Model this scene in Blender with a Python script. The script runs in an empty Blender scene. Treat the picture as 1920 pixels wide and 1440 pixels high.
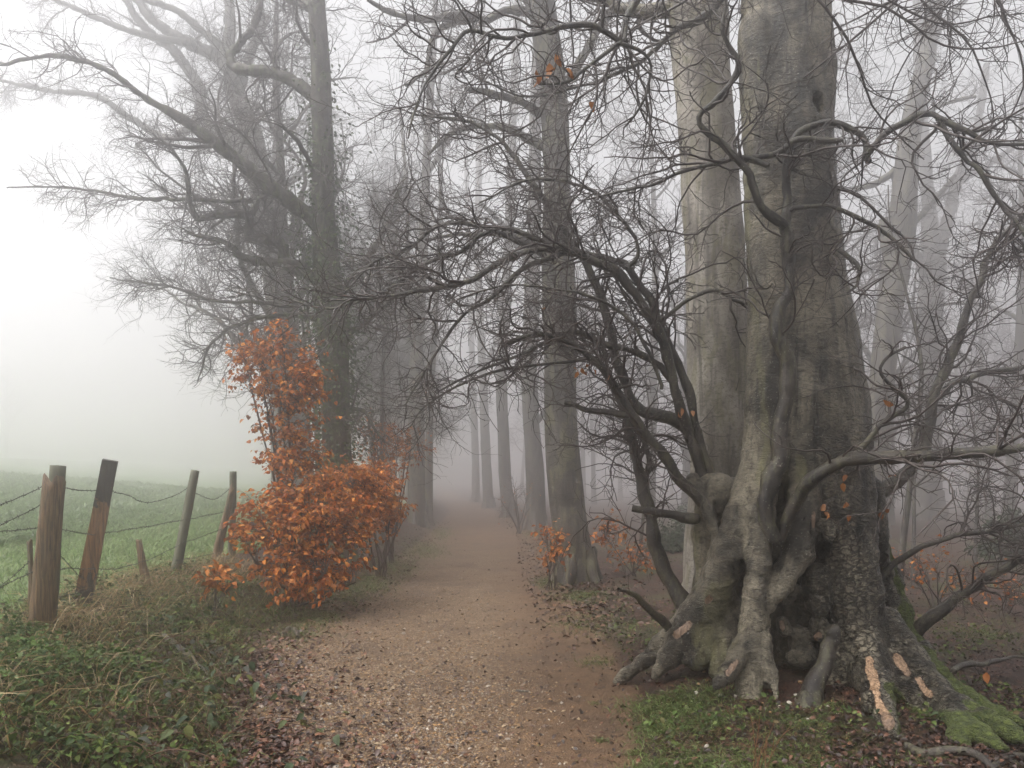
import bpy, math, random
import numpy as np
import openvdb as vdb

R0 = np.random.default_rng(7)
random.seed(7)
SC = bpy.context.scene
COL = SC.collection
rad = math.radians

# ------------------------------------------------------------------ camera, light, exposure
F, HY, EYE = 1507.0, 890.0, 1.6          # focal length in photo pixels, horizon row, eye height
cam = bpy.data.objects.new('camera', bpy.data.cameras.new('camera'))
COL.objects.link(cam)
cam.location = (0, 0, EYE)
cam.rotation_euler = (rad(90), 0, 0)
cam.data.sensor_width = 36
cam.data.lens = F / 1920 * 36
cam.data.shift_y = (HY - 720) / 1920
cam.data.clip_end = 1000
SC.camera = cam

W = bpy.data.worlds.new("World"); SC.world = W; W.use_nodes = True
nt = W.node_tree; nt.nodes.clear()
sky = nt.nodes.new('ShaderNodeTexSky'); sky.sky_type = 'NISHITA'; sky.sun_disc = False
SUN_EL, SUN_AZ = rad(64), rad(-105)
sky.sun_elevation = SUN_EL; sky.sun_rotation = SUN_AZ
sky.dust_density = 4.0
hs = nt.nodes.new('ShaderNodeHueSaturation'); hs.inputs['Saturation'].default_value = 0.05
bg = nt.nodes.new('ShaderNodeBackground'); bg.inputs['Strength'].default_value = 0.124
wo = nt.nodes.new('ShaderNodeOutputWorld')
nt.links.new(sky.outputs[0], hs.inputs['Color']); nt.links.new(hs.outputs[0], bg.inputs['Color'])
nt.links.new(bg.outputs[0], wo.inputs['Surface'])
sl = bpy.data.lights.new('sun', 'SUN'); sl.energy = 1.4; sl.angle = rad(45); sl.color = (1, .97, .93)
sun = bpy.data.objects.new('sun', sl); COL.objects.link(sun)
sun.rotation_euler = (rad(90) - SUN_EL, 0, -SUN_AZ + rad(180))
SC.view_settings.view_transform = 'Standard'
SC.view_settings.look = 'None'
SC.view_settings.gamma = 1
SC.view_settings.exposure = 1.26
SC.view_settings.use_curve_mapping = False
SC.cycles.volume_bounces = 5
SC.cycles.max_bounces = 8
SC.cycles.diffuse_bounces = 3
SC.cycles.use_denoising = True
SC.cycles.denoiser = 'OPENIMAGEDENOISE'
SC.cycles.denoising_prefilter = 'ACCURATE'
HAZE_DENSITY = 0.0225


def P(px, py, Y):
    """the point seen at photo pixel px, py when it stands Y metres away"""
    return np.array([(px - 960) / F * Y, Y, EYE - (py - HY) / F * Y])


# ------------------------------------------------------------------ numpy helpers
def _h(ix, iy, iz):
    n = (ix * 374761393 + iy * 668265263 + iz * 2147483647 + 12345) & 0xffffffff
    n = ((n ^ (n >> 13)) * 1274126177) & 0xffffffff
    return ((n ^ (n >> 16)) & 0xffff) / 65535.0


def vnoise(p):
    p = np.asarray(p, float)
    i = np.floor(p).astype(np.int64); f = p - i; f = f * f * (3 - 2 * f)
    x, y, z = i[..., 0], i[..., 1], i[..., 2]
    u, v, w = f[..., 0], f[..., 1], f[..., 2]
    def l(a, b, t): return a + (b - a) * t
    c0 = l(l(_h(x, y, z), _h(x + 1, y, z), u), l(_h(x, y + 1, z), _h(x + 1, y + 1, z), u), v)
    c1 = l(l(_h(x, y, z + 1), _h(x + 1, y, z + 1), u), l(_h(x, y + 1, z + 1), _h(x + 1, y + 1, z + 1), u), v)
    return l(c0, c1, w) * 2 - 1


def fbm(p, o=4, g=0.5):
    p = np.asarray(p, float); s = 0; a = 1
    for k in range(o):
        s = s + a * vnoise(p + 17.3 * k); p = p * 2.03; a *= g
    return s


def fbm2(x, y, s, o=4):
    return fbm(np.stack([x * s, y * s, np.zeros_like(x) + .5], -1), o)


def sst(a, b, x):
    t = np.clip((x - a) / (b - a), 0, 1); return t * t * (3 - 2 * t)


def norm(v):
    return v / np.maximum(np.linalg.norm(v, axis=-1, keepdims=True), 1e-9)


def catmull(p, m):
    """resample control rows (n, k) to m rows along a smooth curve"""
    p = np.asarray(p, float); n = len(p)
    d = np.r_[0, np.cumsum(np.maximum(np.linalg.norm(np.diff(p[:, :3], axis=0), axis=1), 1e-6))]
    q = np.linspace(0, d[-1], m)
    i = np.clip(np.searchsorted(d, q, side='right') - 1, 0, n - 2)
    t = ((q - d[i]) / (d[i + 1] - d[i]))[:, None]
    p0, p1, p2, p3 = p[np.maximum(i - 1, 0)], p[i], p[i + 1], p[np.minimum(i + 2, n - 1)]
    return .5 * (2 * p1 + (p2 - p0) * t + (2 * p0 - 5 * p1 + 4 * p2 - p3) * t ** 2 + (3 * p1 - p0 - 3 * p2 + p3) * t ** 3)


class Geo:
    """collects vertices, quads and triangles, and per-vertex values, for one mesh"""
    def __init__(s): s.v = []; s.q = []; s.t = []; s.c = []; s.n = 0
    def add(s, v, q=None, t=None, c=None):
        v = np.asarray(v, float).reshape(-1, 3)
        s.v.append(v)
        if q is not None and len(q): s.q.append(np.asarray(q) + s.n)
        if t is not None and len(t): s.t.append(np.asarray(t) + s.n)
        s.c.append(np.ones((len(v), 3)) if c is None else np.asarray(c, float).reshape(-1, 3))
        s.n += len(v)
    def tubes(s, pts, r, k=3, cap=False, c=None):
        pts = np.asarray(pts, float); r = np.asarray(r, float)
        if pts.ndim == 2: pts = pts[None]; r = r[None]
        B, n, _ = pts.shape
        if B == 0: return
        T = norm(np.gradient(pts, axis=1))
        ref = np.where(np.abs(T[:, 0, 2:3]) > .8, [[1., 0, 0]], [[0, 0, 1.]])
        N = norm(np.cross(T[:, 0], ref)); Ns = np.zeros_like(pts); Ns[:, 0] = N
        for i in range(1, n):
            N = norm(N - T[:, i] * np.sum(N * T[:, i], -1, keepdims=True)); Ns[:, i] = N
        Bn = np.cross(T, Ns)
        a = np.arange(k) / k * 2 * np.pi
        V = pts[:, :, None] + r[:, :, None, None] * (np.cos(a)[:, None] * Ns[:, :, None] + np.sin(a)[:, None] * Bn[:, :, None])
        b = np.arange(B)[:, None, None] * n * k; i = np.arange(n - 1)[None, :, None] * k; j = np.arange(k)[None, None]
        j2 = (j + 1) % k
        q = np.stack([b + i + j, b + i + j2, b + i + k + j2, b + i + k + j], -1).reshape(-1, 4)
        cc = None if c is None else np.repeat(np.broadcast_to(c, (B, 3)), n * k, 0)
        V = V.reshape(-1, 3)
        t = None
        if cap:
            j = np.arange(1, k - 1)
            e = np.stack([np.zeros_like(j), j, j + 1], -1)
            t = np.concatenate([(bb * n + n - 1) * k + e for bb in range(B)] + [bb * n * k + e[:, ::-1] for bb in range(B)])
        s.add(V, q, t, cc)
    def mesh(s, name, m, smooth=True):
        me = bpy.data.meshes.new(name)
        v = np.concatenate(s.v) if s.v else np.zeros((0, 3))
        q = np.concatenate(s.q) if s.q else np.zeros((0, 4), int)
        t = np.concatenate(s.t) if s.t else np.zeros((0, 3), int)
        me.vertices.add(len(v)); me.vertices.foreach_set('co', v.astype(np.float32).ravel())
        nl = len(q) * 4 + len(t) * 3
        me.loops.add(nl); me.loops.foreach_set('vertex_index', np.r_[q.ravel(), t.ravel()].astype(np.int32))
        me.polygons.add(len(q) + len(t))
        me.polygons.foreach_set('loop_start', np.r_[np.arange(len(q)) * 4, len(q) * 4 + np.arange(len(t)) * 3].astype(np.int32))
        me.update(calc_edges=True)
        me.polygons.foreach_set('use_smooth', np.full(len(q) + len(t), smooth))
        c = np.concatenate(s.c)
        if not np.all(c == 1):
            at = me.attributes.new('tint', 'FLOAT_COLOR', 'POINT')
            at.data.foreach_set('color', np.c_[c, np.ones(len(c))].astype(np.float32).ravel())
        if m: me.materials.append(m)
        return me
    def obj(s, name, m, parent=None, smooth=True, kind=None, label=None):
        o = bpy.data.objects.new(name, s.mesh(name, m, smooth)); COL.objects.link(o)
        if parent is not None:
            o.parent = parent
            if parent.location.length > 0:
                o.matrix_parent_inverse = __import__('mathutils').Matrix.Translation(-parent.location)
        if kind: o['kind'] = kind
        if label: o['label'] = label
        return o


def attr(me, name, val):
    a = me.attributes.new(name, 'FLOAT', 'POINT'); a.data.foreach_set('value', np.asarray(val, np.float32))


def tag(o, label, cat=None, group=None):
    o['label'] = label
    if cat: o['category'] = cat
    if group: o['group'] = group
    return o


def thing(name, loc, label, cat, group=None):
    o = bpy.data.objects.new(name, None); COL.objects.link(o)
    o.location = [float(x) for x in loc]; o.empty_display_size = .2
    return tag(o, label, cat, group)


# ------------------------------------------------------------------ branching
def grow(st, d, L, r0, n, wander, lift=0., tip=.3, flat=0., memory=.25, rng=R0):
    B = len(st); pts = np.zeros((B, n + 1, 3)); pts[:, 0] = st; d = norm(d); c = np.zeros((B, 3))
    step = (np.asarray(L) / n)[:, None]
    for i in range(n):
        c = memory * c + rng.normal(0, wander, (B, 3)); d = d + c; d[:, 2] += lift; d[:, 2] *= (1 - flat)
        d = norm(d); pts[:, i + 1] = pts[:, i] + d * step
    r = np.asarray(r0)[:, None] * (1 - (1 - tip) * np.linspace(0, 1, n + 1)[None])
    return pts, r


def sprout(pts, r, N, t0=.15, t1=1., ang=(35, 70), flat=.5, rng=R0, power=1.0):
    """N children starts on a batch of branches (B,n,3): start, direction, t, local radius, parent length"""
    L = np.linalg.norm(np.diff(pts, axis=1), axis=-1).sum(1)
    b = rng.choice(len(pts), N, p=L / L.sum()); t = t0 + (t1 - t0) * rng.random(N) ** power
    n = pts.shape[1]; f = t * (n - 1); i = np.minimum(f.astype(int), n - 2); f = (f - i)[:, None]
    st = pts[b, i] * (1 - f) + pts[b, i + 1] * f
    rr = r[b, i] * (1 - f[:, 0]) + r[b, i + 1] * f[:, 0]
    T = norm(pts[b, i + 1] - pts[b, i])
    v = rng.normal(0, 1, (N, 3)); v[:, 2] *= (1 - flat)
    v = norm(v - T * np.sum(v * T, -1, keepdims=True))
    a = np.radians(rng.uniform(*ang, N))[:, None]
    return st, norm(np.cos(a) * T + np.sin(a) * v), t, rr, L[b]


def twigs(g, pts, r, levels, rng=R0):
    """grow levels of twigs on batch pts; levels = dicts. Returns last level's points for leaves"""
    out = []
    for lv in levels:
        L = np.linalg.norm(np.diff(pts, axis=1), axis=-1).sum()
        N = max(1, int(L / lv['gap']))
        st, d, t, rr, pl = sprout(pts, r, N, lv.get('t0', .15), 1, lv.get('ang', (30, 65)), lv.get('flat', .5), rng, lv.get('power', 1.))
        Ls = lv['len'] * rng.uniform(.45, 1.15, N) * (1 - .5 * t)
        r0 = np.minimum(rr * .65, lv['r'] * rng.uniform(.7, 1.2, N))
        pts, r = grow(st, d, Ls, r0, lv.get('n', 5), lv.get('w', .12), lv.get('lift', .0), lv.get('tip', .35), lv.get('fl', 0.), rng=rng)
        g.tubes(pts, r, lv.get('k', 3))
        out.append((pts, r))
    return out


def limb(g, ctrl, k=8, m=None, rough=.2, cap=False, rng=R0):
    """one hand-traced limb: rows (x,y,z,r). Returns resampled centre line and radii"""
    ctrl = np.asarray(ctrl, float)
    L = np.linalg.norm(np.diff(ctrl[:, :3], axis=0), axis=1).sum()
    m = m or int(np.clip(L / .04, 8, 110))
    c = catmull(ctrl, m)
    s = np.linspace(0, L, m)
    ph = rng.uniform(0, 99)
    wob = np.stack([vnoise(np.stack([s * 5 + ph, s * 0 + 3.1 * q, s * 0], -1)) for q in range(3)], -1)
    wob[0] = 0
    wo2 = np.stack([vnoise(np.stack([s * 15 + ph, s * 0 + 9.1 * q, s * 0], -1)) for q in range(3)], -1); wo2[0] = 0
    c[:, :3] += wob * np.minimum(.016, c[:, 3:4] * .9) + wo2 * np.minimum(.007, c[:, 3:4] * .45)
    rr = np.maximum(c[:, 3], .002) * (1 + rough * vnoise(np.stack([s * 9 + ph, s * 0 + 7, s * 0], -1)))
    g.tubes(c[:, :3], rr, k, cap)
    return c[:, :3], rr


def rs(c, r, n=24):
    x = catmull(np.c_[c, r], n); return x[None, :, :3], x[None, :, 3]


def px_line(rows, Y0=None, Y1=None):
    """rows (px,py,r_px[,Y]) -> (x,y,z,r) with depth running from Y0 to Y1"""
    out = []; n = len(rows)
    for i, rw in enumerate(rows):
        Y = rw[3] if len(rw) > 3 else Y0 + (Y1 - Y0) * i / (n - 1)
        out.append([*P(rw[0], rw[1], Y), rw[2] * Y / F])
    return np.array(out)


# ------------------------------------------------------------------ materials
def M(name):
    m = bpy.data.materials.new(name); m.use_nodes = True
    t = m.node_tree; b = t.nodes['Principled BSDF']
    return m, t, b


def N(t, typ, **kw):
    n = t.nodes.new(typ)
    for k, v in kw.items():
        if k in n.inputs: n.inputs[k].default_value = v
        else: setattr(n, k, v)
    return n


def mapped(t, scale, coord='Object'):
    tc = N(t, 'ShaderNodeTexCoord'); mp = N(t, 'ShaderNodeMapping'); mp.inputs['Scale'].default_value = scale
    t.links.new(tc.outputs[coord], mp.inputs[0]); return mp.outputs[0]


def noise(t, scale, s=1., detail=6., rough=.6, dist=0.):
    n = N(t, 'ShaderNodeTexNoise', Scale=s, Detail=detail, Roughness=rough, Distortion=dist)
    t.links.new(mapped(t, scale), n.inputs['Vector']); return n.outputs[0]


def ramp(t, src, stops):
    r = N(t, 'ShaderNodeValToRGB'); e = r.color_ramp.elements
    while len(e) < len(stops): e.new(.5)
    for x, (p, c) in zip(e, stops):
        x.position = p; x.color = (*c, 1) if isinstance(c, (tuple, list)) else (c, c, c, 1)
    t.links.new(src, r.inputs[0]); return r.outputs[0]


def mix(t, a, b, f, mode='MIX'):
    n = N(t, 'ShaderNodeMix', data_type='RGBA', blend_type=mode)
    for s, i in ((f, 0), (a, 6), (b, 7)):
        if isinstance(s, bpy.types.NodeSocket): t.links.new(s, n.inputs[i])
        else: n.inputs[i].default_value = (*s, 1) if isinstance(s, (tuple, list)) else s
    return n.outputs[2]


def mth(t, op, a, b=0.):
    n = N(t, 'ShaderNodeMath', operation=op)
    for i, s in enumerate((a, b)):
        if isinstance(s, bpy.types.NodeSocket): t.links.new(s, n.inputs[i])
        else: n.inputs[i].default_value = s
    return n.outputs[0]


def at_f(t, name):
    n = N(t, 'ShaderNodeAttribute', attribute_name=name); return n.outputs['Fac']


def bump(t, b, h, st=.5, dist=.02):
    n = N(t, 'ShaderNodeBump', Strength=st, Distance=dist); t.links.new(h, n.inputs['Height']); t.links.new(n.outputs[0], b.inputs['Normal'])


def bark(name, dark, light, algae=(.115, .108, .052), alg=.0, attrs=False, scale=1., rough=.5, spots=.0, bst=.7, bdist=.012):
    m, t, b = M(name); L = t.links
    big = noise(t, (2 * scale, 2 * scale, 1.1 * scale), 1.4, 7, .65, .6)
    ring = noise(t, (5 * scale, 5 * scale, (17 if attrs else 30) * scale), 1., 7, .72, .8)
    drip = noise(t, (16 * scale, 16 * scale, 1.1 * scale), 1., 5, .6, .3)
    fine = noise(t, (30 * scale, 30 * scale, 40 * scale), 1., 6, .75)
    col = mix(t, dark, light, ramp(t, big, [(.40, 0.), (.62, 1.)]))
    col = mix(t, col, tuple(x * .38 for x in dark), mth(t, 'MULTIPLY', ramp(t, drip, [(.5, 0.), (.66, 1.)]), .8))
    col = mix(t, col, tuple(min(1, x * 1.5) for x in light), mth(t, 'MULTIPLY', ramp(t, ring, [(.55, 0.), (.75, 1.)]), .45))
    col = mix(t, col, tuple(x * .35 for x in dark), mth(t, 'MULTIPLY', ramp(t, fine, [(.36, 1.), (.5, 0.)]), .75))
    h = mth(t, 'ADD', mth(t, 'MULTIPLY', ring, .8), mth(t, 'MULTIPLY', fine, .7))
    if attrs:
        vo = N(t, 'ShaderNodeTexVoronoi', feature='DISTANCE_TO_EDGE', Scale=1.)
        wa = N(t, 'ShaderNodeMix', data_type='VECTOR'); 
        mp = mapped(t, (17, 17, 30))
        nz = N(t, 'ShaderNodeTexNoise', Scale=1.3, Detail=3.); L.new(mp, nz.inputs['Vector'])
        ad = N(t, 'ShaderNodeVectorMath', operation='ADD'); L.new(mp, ad.inputs[0])
        sc = N(t, 'ShaderNodeVectorMath', operation='SCALE'); sc.inputs['Scale'].default_value = 1.8
        L.new(nz.outputs['Color'], sc.inputs[0]); L.new(sc.outputs[0], ad.inputs[1]); L.new(ad.outputs[0], vo.inputs['Vector'])
        crack = mth(t, 'MULTIPLY', ramp(t, vo.outputs['Distance'], [(.0, 1.), (.16, 0.)]), at_f(t, 'old'))
        col = mix(t, col, tuple(x * .25 for x in dark), mth(t, 'MULTIPLY', crack, .8))
        h = mth(t, 'SUBTRACT', h, mth(t, 'MULTIPLY', crack, .9))
    if alg > 0 or attrs:
        patch = noise(t, (7 * scale, 7 * scale, 2.2 * scale), 1., 6, .7, 1.)
        f = mth(t, 'MULTIPLY', ramp(t, patch, [(.5, 0.), (.58, 1.)]), alg)
        if attrs:
            f = ramp(t, mth(t, 'ADD', mth(t, 'MULTIPLY', patch, .7), mth(t, 'MULTIPLY', at_f(t, 'algae'), .62)), [(.62, 0.), (.82, 1.)])
            f = mth(t, 'MULTIPLY', f, .85)
        col = mix(t, col, mix(t, algae, tuple(x * 2.0 for x in algae), fine), f)
    if spots > 0:
        sp = N(t, 'ShaderNodeTexVoronoi', Scale=1.); L.new(mapped(t, (40, 40, 34)), sp.inputs['Vector'])
        clus = noise(t, (1.5, 1.5, 1.2), 1., 3)
        s_ = mth(t, 'MULTIPLY', ramp(t, sp.outputs['Distance'], [(.11, 1.), (.19, 0.)]), ramp(t, clus, [(.42, 0.), (.6, 1.)]))
        col = mix(t, col, (.42, .41, .34), mth(t, 'MULTIPLY', s_, spots))
    rg = ramp(t, drip, [(.4, rough + .12), (.7, rough - .15)])
    if attrs:
        mo = noise(t, (30, 30, 30), 1., 5, .7)
        mcol = mix(t, (.030, .046, .009), (.115, .145, .024), ramp(t, mo, [(.35, 0.), (.65, 1.)]))
        mf = ramp(t, mth(t, 'ADD', at_f(t, 'moss'), mth(t, 'MULTIPLY', mth(t, 'SUBTRACT', big, .5), 1.6)), [(.4, 0.), (.65, 1.)])
        col = mix(t, col, mcol, mf)
        wn = noise(t, (60, 60, 6), 1., 5, .6, .5)
        wcol = mix(t, mix(t, (.07, .04, .022), (.22, .145, .095), ramp(t, wn, [(.32, 0.), (.62, 1.)])), mix(t, (.11, .055, .022), (.43, .28, .17), ramp(t, wn, [(.38, 0.), (.6, 1.)])), at_f(t, 'fresh'))
        wf = ramp(t, mth(t, 'ADD', at_f(t, 'wood'), mth(t, 'MULTIPLY', mth(t, 'SUBTRACT', fine, .5), .25)), [(.45, 0.), (.55, 1.)])
        edge = ramp(t, at_f(t, 'wood'), [(.18, 0.), (.35, 1.), (.5, 0.)])
        col = mix(t, col, (.03, .02, .014), mth(t, 'MULTIPLY', edge, .8))
        col = mix(t, col, wcol, wf)
        h = mth(t, 'ADD', h, mth(t, 'MULTIPLY', mf, mo))
        h = mth(t, 'ADD', mth(t, 'MULTIPLY', h, mth(t, 'SUBTRACT', 1., mth(t, 'MULTIPLY', wf, .93))), mth(t, 'MULTIPLY', wn, mth(t, 'MULTIPLY', wf, .5)))
        rg = mix(t, rg, (.9, .9, .9), mf)
    L.new(col, b.inputs['Base Color']); L.new(rg, b.inputs['Roughness'])
    bump(t, b, h, bst, bdist)
    return m


def tinted(name, rough=.6, var=.5, scale=40, trans=0., bmp=.0, spec=.4):
    """colour comes from the piece's own tint, with a fine grain on top"""
    m, t, b = M(name)
    a = N(t, 'ShaderNodeAttribute', attribute_name='tint')
    n = noise(t, (scale,) * 3, 1., 4, .6)
    g = ramp(t, n, [(.3, 1 - var), (.7, 1 + var * .35)])
    t.links.new(mix(t, a.outputs['Color'], g, 1., 'MULTIPLY'), b.inputs['Base Color'])
    b.inputs['Roughness'].default_value = rough; b.inputs['Specular IOR Level'].default_value = spec
    if trans > 0:
        b.inputs['Subsurface Weight'].default_value = 0
        tr = N(t, 'ShaderNodeBsdfTranslucent'); mx = N(t, 'ShaderNodeMixShader', Fac=trans)
        t.links.new(mix(t, a.outputs['Color'], g, 1., 'MULTIPLY'), tr.inputs['Color'])
        t.links.new(b.outputs[0], mx.inputs[1]); t.links.new(tr.outputs[0], mx.inputs[2])
        t.links.new(mx.outputs[0], t.nodes['Material Output'].inputs['Surface'])
    if bmp: bump(t, b, n, bmp, .004)
    return m


MB_MAIN = bark('old_beech_bark', (.022, .018, .011), (.240, .208, .148), alg=.6, attrs=True, spots=.6, rough=.40, bst=1., bdist=.03)
MB_PALE = bark('smooth_beech_bark', (.15, .132, .108), (.37, .335, .285), alg=.45, spots=.2, rough=.6, bst=.5)
MB_MID = bark('grey_beech_bark', (.038, .033, .027), (.105, .092, .076), alg=.45, spots=.2, rough=.6, bst=.6, bdist=.02)
MB_LIMB = bark('wet_limb_bark', (.015, .011, .008), (.062, .050, .036), algae=(.085, .083, .042), alg=.38, spots=.6, rough=.42, scale=2., bst=.8)
MB_IVY = bark('rugged_bark', (.030, .024, .019), (.085, .070, .056), algae=(.06, .07, .03), alg=.7, rough=.7, bst=.9)
MB_FAR = bark('woodland_bark', (.060, .052, .046), (.14, .125, .11), algae=(.07, .075, .04), alg=.4, rough=.7)
m_, t_, b_ = M('twig_bark')
t_.links.new(mix(t_, (.022, .016, .013), (.075, .055, .045), noise(t_, (9, 9, 9), 1., 3)), b_.inputs['Base Color'])
b_.inputs['Roughness'].default_value = .5
M_TWIG = m_
M_LEAF = tinted('copper_leaf', .6, .45, 45, trans=.3, spec=.18)
M_GREEN = tinted('green_leaf', .62, .45, 40, trans=.25, spec=.2)
M_GRASS = tinted('grass_blade', .6, .2, 3, trans=.3)
M_LITTER = tinted('fallen_leaf', .5, .45, 60, bmp=.3)
M_STONE = tinted('flint_gravel', .55, .4, 90, bmp=.4)

# ------------------------------------------------------------------ ground
YS = np.array([0, 3, 4.4, 5.9, 7.8, 11.5, 23, 44, 70, 250.])
LX = np.array([-.6, -.8, -1.25, -1.85, -2.35, -2.2, -2.35, -3.3, -6.2, -27])
RX = np.array([.3, .45, .62, .85, .88, .72, .62, -.9, -3.6, -24])
def path_l(y): return np.interp(y, YS, LX)
def path_r(y): return np.interp(y, YS, RX)


def ground0(x, y):
    l, r = path_l(y), path_r(y)
    z = -.03 * np.exp(-((x - (l + r) / 2) / 1.0) ** 2)
    dl = l - x
    z = z + .40 * sst(.0, 1.75, dl) + .075 * np.clip(dl - 2.2, 0, 60) * sst(1.8, 3.4, dl)
    dr = x - r
    z = z + .07 * sst(0, .9, dr) - .02 * np.clip(dr - 3.0, 0, 60)
    z = z - .012 * np.clip(y - 10, 0, 70)          # the track runs gently downhill into the wood
    tx, ty = 2.05, 5.9
    z = z + .10 * np.exp(-(((x - tx) / .9) ** 2 + ((y - ty) / .75) ** 2))
    return z


def ground(x, y):
    x = np.asarray(x, float); y = np.asarray(y, float)
    l, r = path_l(y), path_r(y)
    off = sst(-.3, .5, np.maximum(l - x, x - r))
    field = sst(2.2, 3.0, l - x)
    z = ground0(x, y)
    z = z + fbm2(x, y, .8, 4) * (.05 - .028 * sst(.3, .8, x - r)) * (off * (1 - field * .6)) + fbm2(x, y, 3.5, 3) * (.012 + .03 * off * (1 - field * .8))
    return z


ny, nx = 360, 340
ty = np.linspace(0, 1, ny); yy = 1.2 + 245 * (np.exp(5.6 * ty) - 1) / (np.exp(5.6) - 1)
tx = np.linspace(-1, 1, nx); u = np.sinh(tx * 3.2) / np.sinh(3.2)
Yg, Ug = np.meshgrid(yy, u, indexing='ij')
Xg = -.6 + Ug * (Yg * .62 + 9.5) * 2.2 
Zg = ground(Xg, Yg)
V = np.stack([Xg, Yg, Zg], -1).reshape(-1, 3)
i = np.arange(ny - 1)[:, None] * nx; j = np.arange(nx - 1)[None]
Q = np.stack([i + j, i + j + 1, i + nx + j + 1, i + nx + j], -1).reshape(-1, 4)
xc = V[Q, 0].mean(1); yc = V[Q, 1].mean(1)
dl, dr = path_l(yc) - xc, xc - path_r(yc)
jag = fbm2(xc, yc, 1.2, 3) * .12
kind = np.where((dl + jag < 0) & (dr + jag < 0), 0, np.where(dl > 2.15 + jag, 1, np.where(dl > 0, 3, 2)))
dlv, drv = path_l(V[:, 1]) - V[:, 0], V[:, 0] - path_r(V[:, 1])

m, t, b = M('earth_and_litter'); L = t.links
e1 = noise(t, (1, 1, 1), 1.1, 8, .65); e2 = noise(t, (1, 1, 1), 9, 8, .7); e3 = noise(t, (1, 1, 1), 60, 5, .7)
vor = N(t, 'ShaderNodeTexVoronoi', Scale=70., Randomness=1.); L.new(mapped(t, (1, 1, .4)), vor.inputs['Vector'])
gravel = ramp(t, vor.outputs['Color'], [(.1, (.045, .028, .015)), (.4, (.11, .068, .037)), (.7, (.19, .128, .072)), (.95, (.30, .26, .2))])
dirt = mix(t, (.066, .039, .021), (.150, .090, .048), ramp(t, e2, [(.3, 0.), (.7, 1.)]))
pc = mix(t, dirt, gravel, mth(t, 'MULTIPLY', at_f(t, 'stony'), ramp(t, e2, [(.35, .35), (.6, 1.)])))
pc = mix(t, pc, (.05, .032, .022), mth(t, 'MULTIPLY', ramp(t, e1, [(.48, 0.), (.62, 1.)]), .45))
lit = ramp(t, vor.outputs['Color'], [(.1, (.014, .007, .005)), (.45, (.040, .018, .011)), (.75, (.08, .032, .017)), (.95, (.13, .058, .028))])
soil = mix(t, lit, (.018, .012, .009), ramp(t, e2, [(.4, 0.), (.62, 1.)]))
grn = mix(t, (.025, .040, .009), (.065, .092, .024), e3)
wc = mix(t, soil, grn, mth(t, 'MULTIPLY', ramp(t, e1, [(.5, 0.), (.66, 1.)]), .6))
fg = mix(t, (.115, .165, .070), (.20, .245, .115), ramp(t, noise(t, (1, 1, 1), 14, 6, .7), [(.3, 0.), (.7, 1.)]))
crop = mix(t, (.08, .12, .055), (.165, .21, .105), ramp(t, noise(t, (1, 1, 1), 5, 8, .75), [(.35, 0.), (.65, 1.)]))
fg = mix(t, fg, crop, at_f(t, 'crop'))
fg = mix(t, fg, (.14, .10, .06), mth(t, 'MULTIPLY', at_f(t, 'cropedge'), ramp(t, e2, [(.4, .0), (.6, .8)])))
jit = mth(t, 'MULTIPLY', mth(t, 'SUBTRACT', e2, .5), .9)
col = mix(t, wc, pc, ramp(t, mth(t, 'ADD', at_f(t, 'track'), jit), [(.35, 0.), (.65, 1.)]))
col = mix(t, col, fg, ramp(t, mth(t, 'ADD', at_f(t, 'meadow'), jit), [(.4, 0.), (.6, 1.)]))
L.new(col, b.inputs['Base Color']); b.inputs['Roughness'].default_value = .75; b.inputs['Specular IOR Level'].default_value = .25
hh = mth(t, 'ADD', mth(t, 'MULTIPLY', e3, .6), mth(t, 'ADD', e2, mth(t, 'MULTIPLY', vor.outputs['Distance'], .6)))
bump(t, b, hh, .8, .02)
M_EARTH = m
stony = sst(.55, -.25, V[:, 0] - (path_r(V[:, 1]) - .95)) * sst(26, 12, V[:, 1])
for kname, kk in (('path', 0), ('field', 1), ('woodland_floor', 2), ('verge_bank', 3)):
    q = Q[kind == kk]; used, inv = np.unique(q, return_inverse=True)
    g = Geo(); g.add(V[used], inv.reshape(-1, 4)); o = g.obj(kname, M_EARTH, kind='structure')
    me = o.data
    attr(me, 'track', sst(.35, -.25, np.maximum(dlv, drv)[used]))
    attr(me, 'meadow', sst(1.8, 2.3, dlv[used]))
    attr(me, 'stony', stony[used])
    cd = V[used, 0] + 7.4 + fbm2(V[used, 0], V[used, 1], .9, 3) * .35
    attr(me, 'crop', sst(.3, -.3, cd)); attr(me, 'cropedge', np.exp(-(cd / .45) ** 2))


def gz(x, y): return float(ground(np.array([x]), np.array([y]))[0])


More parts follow.
